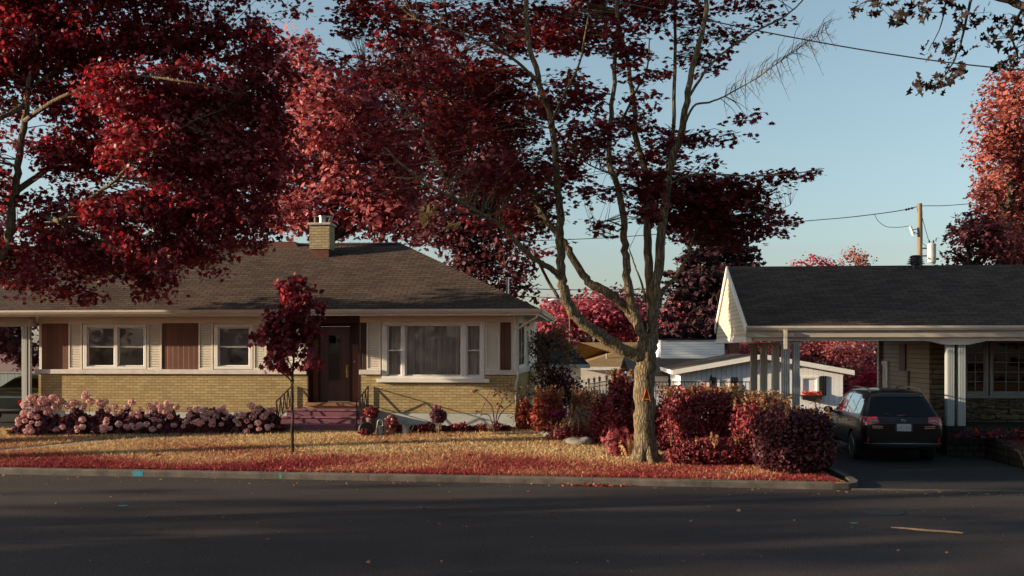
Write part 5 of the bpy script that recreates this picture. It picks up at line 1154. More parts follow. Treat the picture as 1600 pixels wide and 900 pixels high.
H5 = [(871, 696, 16), (864, 672, 15), (904, 658, 15), (928, 673, 14), (955, 678, 15), (911, 706, 13), (921, 730, 14), (890, 705, 12), (865, 778, 9), (840, 660, 11), (903, 688, 12)]
H6 = [(1067, 689, 19), (1028, 694, 15), (1024, 724, 15), (1004, 757, 15), (1081, 760, 20), (1110, 692, 15), (1098, 721, 14), (1104, 741, 13), (1145, 709, 15), (1128, 716, 12), (1168, 729, 15), (1186, 698, 16), (1205, 683, 15), (1218, 744, 11), (1240, 727, 13), (1278, 721, 12), (1222, 706, 12)]
H7 = [(1358, 671, 17), (1312, 722, 18), (1385, 700, 20), (1367, 731, 17), (1405, 684, 15), (1426, 729, 18), (1452, 700, 18), (1333, 810, 15), (1292, 770, 13), (1476, 694, 15), (1440, 716, 13)]
for k, (a, b, hh, lb) in enumerate(((25, 98, H1, 'hydrangea bush with peach and pink heads at the carport corner of the brick wall'), (95, 148, H2, 'hydrangea bush with one tall pale head, second from the carport corner'), (140, 190, H3, 'small hydrangea bush with few pale heads, third from the carport corner'),
    (180, 236, H4, 'hydrangea bush with two low heads near the grass, fourth from the carport corner'), (226, 284, H5, 'hydrangea bush with a close row of pink heads, fifth from the carport corner'), (282, 366, H6, 'broad hydrangea bush with many mixed heads, second from the front steps'), (366, 436, H7, 'hydrangea bush nearest the front steps with one fallen pale head on the grass'))):
    hydrangea(a, b, [(z1(x, y)[0], z1(x, y)[1], r / 3.46) for x, y, r in hh], lb, 70 + k)
grass_clump(70, 26.0, 1.1, 14, 'thin dark stalk with small leaves above the hydrangea at the carport corner', 'hydleaf', 31, .12)

# ---- foundation planting
def small_plant(px, py, d, w_, h_, label, mt, n, seed, name='flower_plant', petal=None, cat='plant', sz=.06, zoff=0, kind='oval', grp=None):
    rng = np.random.default_rng(seed); x = pxx(px, d); loc = Vector((x, d, lawn_z(x, d) + zoff)); root = plant(name, loc, label, cat, grp)
    q = unit(n, rng) * (rng.random(n) ** .4)[:, None]; P = q * [w_ / 2, w_ / 2, h_ / 2] + [0, 0, h_ / 2]; P[:, 2] = np.maximum(P[:, 2], .01)
    leaf_mesh('foliage', P, q + rng.normal(size=P.shape) * .7, sz * (1 + .3 * rng.normal(size=n)).clip(.5, 1.6), kind, LM[mt], root, rng)
    mb = MB(); rn = random.Random(seed)
    for i in range(7): a = rn.uniform(0, 6.28); r = rn.uniform(.1, .4) * w_; mb.tube([(0, 0, 0), (math.cos(a) * r * .5, math.sin(a) * r * .5, h_ * .5), (math.cos(a) * r, math.sin(a) * r, h_ * .9)], [.006, .005, .002], 4, cap=False)
    mb.build('stems', M['barkred'], root, uv=False)
    if petal:
        for i in range(petal[1]):
            rr = rn.uniform(.03, .05); c_ = np.array([rn.uniform(-.4, .4) * w_, -w_ * .3 + rn.uniform(-.05, .1), h_ * rn.uniform(.55, 1.0)]); u_ = unit(26, rng); leaf_mesh('bloom', c_ + u_ * rr * .7, u_, np.full(26, rr), 'oval', LM[petal[0]], root, rng)
    return root
def pot(px, d, r, h_, label, mt='terracotta', zoff=0.0):
    x = pxx(px, d); mb = MB(); mb.lathe([(r * .7, 0), (r * .95, h_ * .85), (r * 1.05, h_ * .85), (r * 1.05, h_), (r * .9, h_), (r * .85, h_ * .88)], (0, 0, 0), 16); o = mb.build('plant_pot', M[mt], None, smooth=False); o.location = (x, d, lawn_z(x, d) + zoff); return tag(o, label, 'pot')
pot(580, 25.2, .13, .42, 'tall dark plant pot with red foliage beside the front steps', 'rust')
small_plant(580, 650, 25.2, .42, .30, 'dark red foliage plant spilling from the tall pot by the steps', 'hedge', 600, 81, zoff=.40, sz=.07)
def watering_can(px, d, r, h_, label):
    x = pxx(px, d); root = empty('watering_can', (x, d, lawn_z(x, d)), 0, label, 'watering can', 'zinc watering cans by the wall'); mb = MB(); mb.lathe([(r, 0), (r * 1.02, h_ * .1), (r * .9, h_), (r * .8, h_), (r * .8, h_ * .9)], n=18); mb.build('body', M['watercan'], root, smooth=False)
    mb = MB(); mb.tube(catmull([(r * .8, 0, h_ * .15), (r * 1.7, 0, h_ * .7), (r * 2.0, 0, h_ * 1.0)]), .014, 8); mb.lathe([(.014, 0), (.035, .04)], (r * 2.0, 0, h_), 10); mb.build('spout', M['watercan'], root, smooth=True)
    mb = MB(); mb.tube(catmull([(-r * .75, 0, h_ * .95), (-r * .55, 0, h_ * 1.45), (0, 0, h_ * 1.6), (r * .55, 0, h_ * 1.45), (r * .75, 0, h_ * .95)]), .012, 8); mb.build('handle', M['watercan'], root, smooth=True)
watering_can(594, 25.0, .10, .24, 'dull zinc watering can nearest the tall pot')
watering_can(634, 25.0, .10, .24, 'dull zinc watering can beside the red garden flowers, farther from the steps')
# round toothed garden ornament
mb = MB(); mb.lathe([(.02, -.03), (.17, -.03), (.19, 0), (.17, .03), (.02, .03)], n=22); o = mb.build('garden_ornament', M['iron'], None); x = pxx(572, 24.8); o.location = (x, 24.8, lawn_z(x, 24.8) + .17); o.rotation_euler = (R(90), 0, R(10)); tag(o, 'small dark round garden ornament leaning on the bottom step', 'ornament')
mb = MB()
for s in (-.05, .05): mb.tube(catmull([(s, 0, 0), (s, 0, .25), (s * .4, 0, .36), (0, 0, .38)]), .016, 6)
mb.lathe([(.05, .0), (.07, .03), (.05, .2), (.03, .26)], n=10); o = mb.build('lantern', M['iron'], None); x = pxx(578, 24.9); o.location = (x, 24.9, lawn_z(x, 24.9)); tag(o, 'small dark metal lantern in front of the tall pot', 'lantern')
pot(611, 24.95, .09, .14, 'small clay pot between the two watering cans')
small_plant(611, 650, 24.95, .38, .42, 'pink and red potted flowers between the two watering cans', 'hedge', 260, 82, petal=('petal', 5), zoff=.12, sz=.06)
BL = ['low red bedding plant ' + q for q in ('one step beyond the farther watering can', 'second beyond the farther watering can', 'just before the standard rose', 'first past the standard rose', 'second past the standard rose', 'third past the standard rose', 'midway between standard rose and rose bush', 'last before the rose bush', 'at the foot of the rose bush', 'at the foundation corner beyond the rose bush', 'squeezed between the two watering cans')]
for k, px in enumerate((648, 660, 672, 697, 710, 722, 738, 752, 775, 790, 622)):
    small_plant(px, 660, 25.4 - .05 * (k % 3), .34, .20 + .05 * (k % 3), BL[k], 'hedge' if k % 3 else 'hedgedark', 230, 90 + k, name='bedding_plant', cat='plant', sz=.06, grp='bedding plants along the foundation')
small_plant(568, 672, 24.7, .3, .22, 'small red leafed plant at the bottom step corner', 'hedge', 160, 111)
# standard rose: clear stem, round head, two magenta blooms
x = pxx(685, 24.6); root = empty('standard_rose', (x, 24.6, lawn_z(x, 24.6)), 0, 'small lollipop rose with round maroon head and two magenta blooms', 'rose'); mb = MB()
mb.tube([(0, 0, -.02), (.01, 0, .25), (0, 0, .42)], [.014, .012, .012], 8); mb.tube([(.01, 0, .02), (-.06, 0, .22), (-.02, 0, .34)], [.008, .006, .004], 5); mb.build('stem', M['stick'], root, smooth=True, uv=False)
rng = np.random.default_rng(8); q = unit(800, rng) * (rng.random(800) ** .35)[:, None]; leaf_mesh('foliage', q * [.22, .22, .19] + [0, 0, .52], q + rng.normal(size=q.shape) * .6, np.full(800, .07), 'oval', LM['hydleaf'], root, rng)
for sx in (-.07, .05): u_ = unit(50, rng); leaf_mesh('bloom', u_ * .04 + [sx, -.05, .74], u_, np.full(50, .04), 'oval', LM['magenta'], root, rng)
# rose bush with sparse leaves against the brick
d = 25.0; loc = W(773, 672, d); loc.z = lawn_z(loc.x, d)
LR = [([loc] + pw([(770, 640, 0), (760, 625, -.05), (748, 615, -.1), (737, 610, -.1)], d), .02, .004), ([loc] + pw([(776, 648, 0), (785, 625, .1), (795, 605, .1), (800, 596, .1)], d), .02, .004), ([loc] + pw([(780, 650, -.1), (800, 630, -.1), (815, 622, -.1), (822, 618, 0)], d), .018, .004), ([loc] + pw([(765, 650, .1), (752, 645, .1), (762, 620, .2), (770, 600, .2)], d), .016, .003), (pw([(785, 625, .1), (775, 610, 0), (765, 605, 0)], d), .008, .003)]
tree('rose_bush', loc, 'sparse rose bush with red hips growing against the yellow brick corner', pb([(745, 612, 14, 6), (770, 608, 16, 10), (795, 612, 20, 12), (815, 618, 14, 12), (790, 630, 20, 8, .8), (800, 600, 10, 8), (750, 645, 8, 14, .6), (830, 605, 8, 6)], d, 1, 55, .1), 'olive', 'oval', .075, 5, .10, 1.0, limbs=LR, seed=77, bark_='barkred', cat='bush', tw=1, twr=.003, maxd=1)
# red flower bed before the porch of the right-hand house
RL = ['dark leafed, directly below the first porch post', 'dark leafed, directly below the second porch post', 'red, first beyond the porch posts', 'dark leafed, second beyond the posts', 'red, third beyond the posts', 'red, fourth beyond the posts', 'red, fifth beyond the posts', 'dark leafed, sixth beyond the posts', 'red, seventh beyond the posts', 'red, eighth beyond the posts at the picture edge', 'red, last of the row beyond the picture edge']
for k, px in enumerate((1490, 1508, 1522, 1534, 1546, 1556, 1566, 1576, 1588, 1600, 1614)):
    d = 23.6; root = small_plant(px, 668, d, .34, .15 + .05 * (k % 3), 'bedding plant in the porch flower bed, ' + RL[k], 'hydleaf', 150, 120 + k, name='bedding_plant', sz=.06, petal=('redpetal', 0 if k in (0, 1, 3, 7) else 3), grp='red flowers along the porch')
    root.location.z = lawn_z(12, d)
# ------------------------------------------------------------------ houses across the back gardens
def gable_house(name, fr, u0, u1, dep, ze, zr, label, wallm, roofm, ov=.35, zb=-1.0, front=True):
    root = empty(name, fr.o, -fr.yaw, label, 'house'); um = (u0 + u1) / 2
    mb = MB(); k = (zr - ze) / (um - u0 + ov); zw = lambda u: ze + k * (min(u - u0, u1 - u) + ov) - .12
    mb.solid([(u0, 0, zb), (u1, 0, zb), (u1, 0, zw(u1)), (um, 0, zw(um)), (u0, 0, zw(u0))], (0, .2, 0)); mb.box(u0, u0 + .2, .2, dep, zb, zw(u0)); mb.box(u1 - .2, u1, .2, dep, zb, zw(u1)); mb.box(u0, u1, dep, dep + .2, zb, zw(u0)); mb.build('wall', M[wallm], root)
    mb = MB(); mb.solid([(u0 - ov, -ov, ze), (um, -ov, zr), (u1 + ov, -ov, ze), (u1 + ov, -ov, ze - .06), (um, -ov, zr - .08), (u0 - ov, -ov, ze - .06)], (0, dep + 2 * ov, 0)); rf = mb.build('roof', M[roofm], root)
    for a, b in (((u0 - ov - .01, ze), (um, zr)), ((um + .003, zr), (u1 + ov + .01, ze))):
        mb = MB(); mb.solid([(a[0], -ov - .03, a[1] + .02), (b[0], -ov - .03, b[1] + .02), (b[0], -ov - .03, b[1] - .17), (a[0], -ov - .03, a[1] - .17)], (0, .028, 0)); mb.build('rake_board', M['white'], root)
    mb = MB(); mb.box(u0 - ov - .03, u0 - ov - .002, -ov, dep + ov, ze - .16, ze + .01); mb.build('fascia', M['white'], root)
    return root, rf
C_ = Fr(1064, 40, 0, 5); cu1_ = C_.u(1317)
gar, grf = gable_house('white_garage', C_, 0, cu1_, 9, C_.z(1053, 579, -.35), C_.z(1200, 554, -.35), 'white vertical boarded bungalow with low gable seen between the carport posts', 'whitesid', 'shingle4')
def gwin(a, b, y0, y1, shut=True):
    window(gar, C_.u(a), C_.u(b), C_.z(a, y1), C_.z(a, y0), -.01, [(C_.u(a) + .09, C_.u(b) - .09, False)], casing=.09, curtain=True, deep=.03)
    if shut:
        for e in (C_.u(a) - .30, C_.u(b) + .06):
            for i in range(3): mb = MB(); x = e + i * .085; mb.box(x, x + .06, -.05, -.005, C_.z(a, y1) - .02, C_.z(a, y0) + .02); mb.build('shutter_board', M['iron'], gar)
gwin(1251, 1279, 588, 617); gwin(1121, 1141, 590, 617)
mb = MB(); mb.box(C_.u(1180), C_.u(1206), -.03, -.002, -1, C_.z(1190, 585)); mb.build('garage_door', M['white'], gar)
mb = MB(); mb.box(C_.u(1252), C_.u(1282), -.28, -.012, C_.z(1260, 624), C_.z(1260, 617.5)); mb.build('flower_box', M['iron'], gar)
for k, s in enumerate((1133, 1199)):
    mb = MB(); x = C_.u(s); z = C_.z(s, 578 if k == 0 else 565); mb.box(x - .06, x + .06, -.04, -.002, z - .05, z + .05); mb.tube([(x, -.04, z), (x + .1, -.16, z - .08)], [.03, .07], 8); mb.build('flood_lamp', M['white'], gar)
rng = np.random.default_rng(2); q = rng.uniform(-1, 1, size=(220, 3)); lc = np.array([C_.u(1267), -.15, C_.z(1267, 615)]); leaf_mesh('box_flowers', lc + q * [.36, .1, .09], rng.normal(size=q.shape), np.full(220, .07), 'oval', LM['redpetal'], gar, rng)
# low brown roofed house with a white boxy dormer and brick chimney
Dh = Fr(1000, 46, 0, 3); dz = Dh.z(1040, 584, 0); dr = Dh.z(1080, 558, 5); du0, du1 = Dh.u(985), Dh.u(1166)
dh = empty('dormer_house', Dh.o, -Dh.yaw, 'low house with shallow brown roof, white boxy dormer and red brick chimney', 'house')
mb = MB(); mb.box(du0 + .3, du1 - .3, .4, 9, -1, dz - .1); mb.build('wall', M['whitelap'], dh)
mb = MB(); mb.solid([(du0, 0, dz), (du0, 5, dr), (du0, 10, dz), (du0, 10, dz - .12), (du0, 5, dr - .12), (du0, 0, dz - .12)], (du1 - du0, 0, 0)); drf = mb.build('roof', M['shingle4'], dh)
mb = MB(); mb.box(Dh.u(1031, 5), Dh.u(1130, 5), 4.6, 8.2, dr - .5, Dh.z(1080, 531, 4.6)); mb.build('dormer', M['whitelap'], drf)
mb = MB(); mb.box(Dh.u(1031, 5) - .06, Dh.u(1130, 5) + .06, 4.5, 8.3, Dh.z(1080, 531, 4.6) + .002, Dh.z(1080, 529, 4.6) + .02); mb.build('dormer_roof', M['shingle5'], drf)
mb = MB(); mb.box(Dh.u(1139, 5.2), Dh.u(1155, 5.2), 5.2, 5.8, dr - .6, Dh.z(1147, 535, 5.2)); ch = mb.build('chimney', M['redbrick'], drf); mb = MB(); mb.box(Dh.u(1139, 5.2) - .05, Dh.u(1155, 5.2) + .05, 5.15, 5.85, Dh.z(1147, 535, 5.2) + .002, Dh.z(1147, 532.5, 5.2) + .02); mb.build('chimney_cap', M['concrete'], ch)
def hip_house(name, px0, px1, d, ye, yr, dep, label, wallm, roofm, fasc, pitch_in=None, yaw=2):
    fr = Fr(px0, d, 0, yaw); u1 = fr.u(px1); ze = fr.z(px0, ye); zr = fr.z(px0, yr, dep / 2); root = empty(name, fr.o, -fr.yaw, label, 'house'); ins = pitch_in or dep / 2
    mb = MB(); mb.box(.4, u1 - .4, .4, dep - .4, -1.2, ze - .05); mb.build('wall', M[wallm], root)
    a, b, c_, e = (0, 0, ze), (u1, 0, ze), (u1, dep, ze), (0, dep, ze); r0_, r1_ = (ins, dep / 2, zr), (u1 - ins, dep / 2, zr)
    mb = MB(); mb.face([a, b, r1_, r0_]); mb.face([b, c_, r1_]); mb.face([c_, e, r0_, r1_]); mb.face([e, a, r0_]); mb.face([a, e, c_, b]); mb.build('roof', M[roofm], root)
    mb = MB(); mb.box(-.02, u1 + .02, -.03, -.002, ze - .17, ze + .01); mb.box(u1 + .002, u1 + .03, -.03, dep, ze - .17, ze + .01); mb.build('fascia', M[fasc], root); return root, fr
th, fth = hip_house('tan_house', 893, 1035, 56, 573.5, 535, 9, 'cream house with golden tan hipped roof beyond the fence', 'cream', 'shingle3', 'trim')
mb = MB(); x = fth.u(948, 1.5); mb.lathe([(.06, 0), (.06, .5)], (x, 1.5, fth.z(948, 566, 1.5)), 8); mb.build('vent_pipe', M['steel'], th)
hip_house('dark_house', 770, 921, 47, 569.5, 521, 7.5, 'house with near black hipped roof and teal fascia half hidden by the olive tree', 'cream', 'shingle5', 'teal', 3.2)
# more roofs so that the view between and beside the houses goes on
hip_house('far_house', 1760, 2250, 44, 560, 480, 10, 'grey roofed neighbour house beyond the carport bungalow', 'cream', 'shingle4', 'white')
hip_house('far_house', -900, -330, 40, 540, 440, 11, 'brown roofed neighbour house beyond the open end of the brick bungalow', 'cream', 'shingle4', 'white')
# fences
fd = 31.0
def fx(px): return pxx(px, fd)
fe = empty('iron_fence', (fx(1100), fd, -.3), 0, 'black iron fence with spear finials behind the shaggy red hedge', 'fence'); o3 = fe.location
zt = pz(596, fd) + .3; zm = pz(610, fd) + .3
mb = MB(); mb.box(fx(1018) - o3.x, fx(1182) - o3.x, -.015, .015, zt - .03, zt); mb.box(fx(1018) - o3.x, fx(1182) - o3.x, -.015, .015, zm - .03, zm); mb.box(fx(1018) - o3.x, fx(1182) - o3.x, -.015, .015, .1, .13); mb.build('rail', M['iron'], fe)
mb = MB(); x = fx(1019)
while x < fx(1181): mb.box(x - .008 - o3.x, x + .008 - o3.x, -.008, .008, .12, zt); x += .112
mb.build('picket_bars', M['iron'], fe)
for px in (1046, 1111, 1176):
    mb = MB(); x = fx(px) - o3.x; mb.box(x - .035, x + .035, -.035, .035, 0, zt + .03); mb.lathe([(.05, 0), (.055, .03), (.02, .05), (.045, .09), (.03, .13), (.0, .2)], (x, 0, zt + .03), 8); mb.build('fence_post', M['iron'], fe)
g0 = [(920, 593, 36.0), (928.6, 592, 35.4), (937, 590.5, 34.8), (948, 588.5, 34.0), (961, 587, 33.1), (976, 585, 32.2)]
rl = empty('garden_railing', W(940, 640, 34.5), 0, 'grey iron railing with fleur finials beyond the peach sedum', 'fence'); o3 = rl.location.copy(); pts = [W(x, y + 7, d) - o3 for x, y, d in g0]
mb = MB()
for a, b in zip(pts[:-1], pts[1:]): mb.bar(a, b, .03); mb.bar(a - Vector((0, 0, .12)), b - Vector((0, 0, .12)), .02); mb.bar(a - Vector((0, 0, 1.0)), b - Vector((0, 0, 1.0)), .03)
mb.build('rail', M['iron'], rl); mb = MB()
for a, b in zip(pts[:-1], pts[1:]):
    for i in range(5): q = a.lerp(b, i / 5); mb.bar(q, q - Vector((0, 0, 1.0)), .014)
mb.build('balusters', M['steel'], rl)
for p in pts:
    mb = MB(); mb.bar(p + Vector((0, 0, .04)), p - Vector((0, 0, 1.3)), .04); mb.lathe([(.03, 0), (.06, .04), (.03, .06), (.07, .12), (.02, .17), (0, .22)], (p.x, p.y, p.z + .04), 8); mb.build('finial_post', M['steel'], rl)
pf = empty('picket_fence', (pxx(942, 36.5), 36.5, -.8), 0, 'short white picket fence behind the grey iron railing', 'fence'); mb = MB()
for i in range(9):
    x = (i - 4.2) * .105; zt = pz(611, 36.5) + .8; mb.solid([(x, 0, 0), (x + .07, 0, 0), (x + .07, 0, zt), (x + .035, 0, zt + .05), (x, 0, zt)], (0, .02, 0))
mb.build('pickets', M['white'], pf); mb = MB(); mb.box(-.48, .5, .022, .05, 1.2, 1.28); mb.box(-.48, .5, .022, .05, .3, .38); mb.build('rail', M['white'], pf)
# grey board fence closing the back garden
gf = empty('garden_fence', (0, 36.0, -.8), 0, 'weathered grey board fence across the back gardens below the white garage', 'fence'); mb = MB()
for i in range(95): x = 5.6 + i * .15; mb.box(x, x + .14, 0, .02, 0, .85)
mb.build('boards', M['stick'], gf); mb = MB(); mb.box(5.5, 19.9, .022, .07, .6, .68); mb.build('rail', M['stick'], gf)

# ------------------------------------------------------------------ utility pole, wires, street lamp
pd = 48.0; pb_ = Vector((pxx(1437, pd), pd, -.85)); up_ = empty('utility_pole', pb_, 0, 'wooden utility pole with grey transformer can above the ridge of the carport bungalow', 'utility pole')
zt = pz(318, pd) - pb_.z; zf = lambda y: pz(y, pd) - pb_.z; xf_ = lambda px: (px - 1437) * pd / F
mb = MB(); mb.tube([(0, 0, 0), (0, 0, zt * .5), (0, 0, zt)], [.16, .14, .115], 12); mb.build('pole', M['wood_pole'], up_, smooth=False)
mb = MB(); c0 = xf_(1454); r = .21; mb.lathe([(r * .9, 0), (r, .05), (r, .82), (r * 1.06, .84), (r * 1.06, .88), (r * .7, .95), (.0, .98)], (c0, -.1, zf(411)), 18); tr_ = mb.build('transformer', M['greycan'], up_)
mb = MB()
for s in (-.1, .1): mb.lathe([(.03, 0), (.05, .05), (.03, .08), (.05, .12), (.03, .15), (.02, .2)], (c0 + s, -.1, zf(411) + .9), 8)
mb.bar((0, 0, zf(400)), (c0, -.1, zf(400)), .06); mb.bar((0, 0, zf(388)), (c0, -.1, zf(388)), .06); mb.build('bushing', M['iron'], tr_)
mb = MB(); a = Vector((xf_(1421), -.1, zf(354))); b = Vector((xf_(1426), -.1, zf(368))); mb.tube([a, b], [.07, .07], 8); mb.build('cutout_fuse', M['white'], up_)
mb = MB(); mb.bar((0, 0, zf(357)), (xf_(1423), -.1, zf(360)), .04); mb.bar((0, 0, zf(367)), (xf_(1424), -.1, zf(362)), .03); mb.tube([(.12, 0, zf(330)), (.13, 0, zf(380)), (.3, -.05, zf(385))], .015, 5); mb.build('bracket', M['iron'], up_)
mb = MB()
for px in (1416, 1420, 1425): mb.lathe([(.0, -.07), (.09, 0), (.0, .07)], (xf_(px), 0, zf(326.5 - (px - 1420) * .25)), 8)
mb.build('insulator', M['iron'], up_)
def wire(pts, r, label, m='iron', name='utility_wire'):
    p = catmull(pts, 10); o = Vector(pts[0]); mb = MB(); mb.tube([q - o for q in p], r, 5); ob = mb.build(name, M[m], None, smooth=True, uv=False); ob.location = o; return tag(ob, label, 'wire')
wire([W(1437, 322, pd), W(1400, 330, pd + .5), W(1330, 339, pd + 1), W(1262, 345, pd + 2), W(1100, 360, pd + 4), W(845, 375.5, pd + 7), W(400, 378, pd + 12), W(-400, 330, pd + 20)], .022, 'thin wire running from the pole top behind the big maple and the ridge')
wire([W(1366, 334, pd + .8), W(1372, 345, pd + .7), W(1385, 354, pd + .5), W(1405, 355, pd + .2), W(1421, 353, pd - .1)], .015, 'short slack jumper wire hanging between line and fuse')
wire([W(1441, 340, pd), W(1447, 362, pd), W(1453, 382, pd)], .015, 'short wire from the pole down to the transformer can')
wire([W(1437, 322, pd), W(1520, 318, pd + 1), W(1800, 290, pd + 4), W(2200, 260, pd + 6)], .018, 'wire leaving the pole towards the orange red tree')
wire([W(600, -40, 17), W(900, -8, 17), W(1220, 55, 16.5), W(1400, 86, 16), W(1560, 106, 15.5), W(1800, 122, 15), W(2300, 110, 14)], .011, 'dark sagging wire crossing the open sky above the carport bungalow')
wire([W(780, 450, 62), W(900, 453, 62), W(1010, 452, 62), W(1250, 446, 62)], .03, 'upper of two thin wires low between the maple stems')
wire([W(780, 462, 66), W(900, 466, 66), W(1010, 466, 66), W(1250, 462, 66)], .025, 'lower of two thin wires low between the maple stems')
ld = 64.0; la = empty('street_lamp', (pxx(890, ld), ld, -.85), 0, 'distant grey street lamp with curved arm seen past the hip of the brown roof', 'street lamp')
mb = MB(); zl = pz(471, ld) + .85; mb.tube([(0, 0, 0), (0, 0, zl - .3)], [.05, .035], 8); mb.build('post', M['wood_pole'], la); mb = MB(); mb.tube(catmull([(0, 0, zl - .3), (-.25, 0, zl + .02), (-.8, 0, zl + .12)]), .04, 6); mb.build('arm', M['steel'], la, smooth=True)
mb = MB(); mb.blob((-1.05, 0, zl + .1), (.34, .14, .08), 1, 0); mb.build('lamp_head', M['white'], la, smooth=True)

# ------------------------------------------------------------------ cars
def car_body(root, secs, paint, wells, wr):
    n = 10; mb = MB(); rings = []
    for (y, zb, hw, zbelt, hwb, zr, hwr) in secs:
        h = [(0, zb), (hw * .82, zb), (hw * .97, zb + .10), (hw, zb + (zbelt - zb) * .5), (hw * .985, zbelt - .09), (hwb, zbelt), ((hwb * .35 + hwr * .65), zbelt + (zr - zbelt) * .62), (hwr, zr - min(.07, (zr - zbelt) * .3)), (hwr * .84, zr - .004), (0, zr + .012)]
        ring = [(x, y, z) for x, z in h] + [(-x, y, z) for x, z in h[-2:0:-1]]; k = len(mb.v); mb.v += ring; rings.append((k, len(ring)))
    m = rings[0][1]
    for (a, _), (b, _) in zip(rings[:-1], rings[1:]):
        for j in range(m): jj = (j + 1) % m; mb.f.append((a + j, a + jj, b + jj, b + j))
    for k, s in ((rings[0][0], 1), (rings[-1][0], -1)):
        # cap strips between mirrored points
        for j in range(9):
            q = [k + j, k + j + 1, k + (m - j - 1) % m, k + (m - j) % m] if j else [k, k + 1, k + m - 1]
            if j == 8: q = [k + 8, k + 9, k + 10]
            mb.f.append(tuple(q[::-1]) if s < 0 else tuple(q))
    o = mb.build('body', M[paint], None, uv=False); bm = bmesh.new(); bm.from_mesh(o.data); bmesh.ops.recalc_face_normals(bm, faces=bm.faces); bm.to_mesh(o.data); bm.free()
    s = o.modifiers.new('s', 'SUBSURF'); s.levels = 3; s.render_levels = 3
    cuts = []
    for (wy, wz) in wells:
        for sx in (-1, 1):
            mc = MB(); N_ = 28; mc.solid([(sx * .62, wy + math.cos(a * 2 * math.pi / N_) * (wr + .05), wz + math.sin(a * 2 * math.pi / N_) * (wr + .05)) for a in range(N_)], (sx * .6, 0, 0)); c = mc.build('cut', None, None, uv=False)
            bm = bmesh.new(); bm.from_mesh(c.data); bmesh.ops.recalc_face_normals(bm, faces=bm.faces); bm.to_mesh(c.data); bm.free()
            b = o.modifiers.new('b', 'BOOLEAN'); b.object = c; b.operation = 'DIFFERENCE'; b.solver = 'EXACT'; cuts.append(c)
    dg = bpy.context.evaluated_depsgraph_get(); me = bpy.data.meshes.new_from_object(o.evaluated_get(dg)); o.modifiers.clear(); o.data = me; me.name = 'body'
    for c in cuts: bpy.data.objects.remove(c, do_unlink=True)
    me.polygons.foreach_set('use_smooth', [True] * len(me.polygons)); me.materials.clear(); me.materials.append(M[paint]); 
    o.parent = root; em = o.modifiers.new('e', 'EDGE_SPLIT'); em.split_angle = R(38)
    bm = bmesh.new(); bm.from_mesh(me); bvh = BVHTree.FromBMesh(bm); bm.free(); return o, bvh
def patch(bvh, quad, dirv, off, nu=10, nv=6, thick=.006, rounded=.0):
    """quad: four 3-d corners; projected along dirv on the body, set proud by off"""
    q = [Vector(p) for p in quad]; dv = Vector(dirv).normalized(); G = []
    for j in range(nv + 1):
        row = []
        for i in range(nu + 1):
            u, v = i / nu, j / nv
            if rounded: 
                e = (abs(2 * u - 1)) ** 4; v2 = .5 + (v - .5) * (1 - rounded * e); 
            else: v2 = v
            p = q[0].lerp(q[1], u).lerp(q[3].lerp(q[2], u), v2); h = bvh.ray_cast(p - dv * 2, dv)
            if not h[0] or (h[0] - p).length > 2: h = bvh.find_nearest(p if abs(dv.x) > .5 else Vector((p.x * .98, p.y + 1, p.z)))
            row.append(h[0] + h[1] * off if h[1].dot(dv) < 0 else h[0] - h[1] * off)
        G.append(row)
    mb = MB()
    for j in range(nv):
        for i in range(nu): mb.face([G[j][i], G[j][i + 1], G[j + 1][i + 1], G[j + 1][i]])
    return mb
def wheel(root, x, y, z, r, wd, spokes=5, rim='alloy'):
    s = 1 if x > 0 else -1; t = MB(); t.lathe([(r * .62, -wd / 2), (r * .9, -wd / 2), (r * .98, -wd / 2 + .025), (r, -wd / 4), (r, wd / 4), (r * .98, wd / 2 - .025), (r * .9, wd / 2), (r * .62, wd / 2)], n=32)
    t.v = [(s * (-c), a, b) for a, b, c in t.v]; t.v = [(x + a, y + b, z + c) for a, b, c in t.v]; ty = t.build('tyre', M['rubber'], root, uv=False)
    m = MB(); m.lathe([(r * .30, -.02), (r * .60, -.02), (r * .66, .05), (r * .62, .06), (r * .56, .01), (r * .3, .0)], n=28); m.lathe([(.02, .0), (.05, .03), (.055, .045), (.0, .055)], n=12)
    for k in range(spokes):
        a = 2 * math.pi * k / spokes
        for da in (-.13, .13): m.bar((math.cos(a) * .04, math.sin(a) * .04, .035), (math.cos(a + da) * r * .60, math.sin(a + da) * r * .60, .035), .028, .03)
    m.v = [(x + s * (wd / 2 - .055 + c), y + a, z + b) for a, b, c in m.v]; m.build('rim', M[rim], ty, uv=False)
    dk = MB(); dk.lathe([(.001, 0), (r * .6, 0), (r * .6, .01), (.001, .01)], n=20); dk.v = [(x + s * (wd / 2 - .10 + c), y + a, z + b) for a, b, c in dk.v]; dk.build('brake_disc', M['rust'], ty, uv=False)
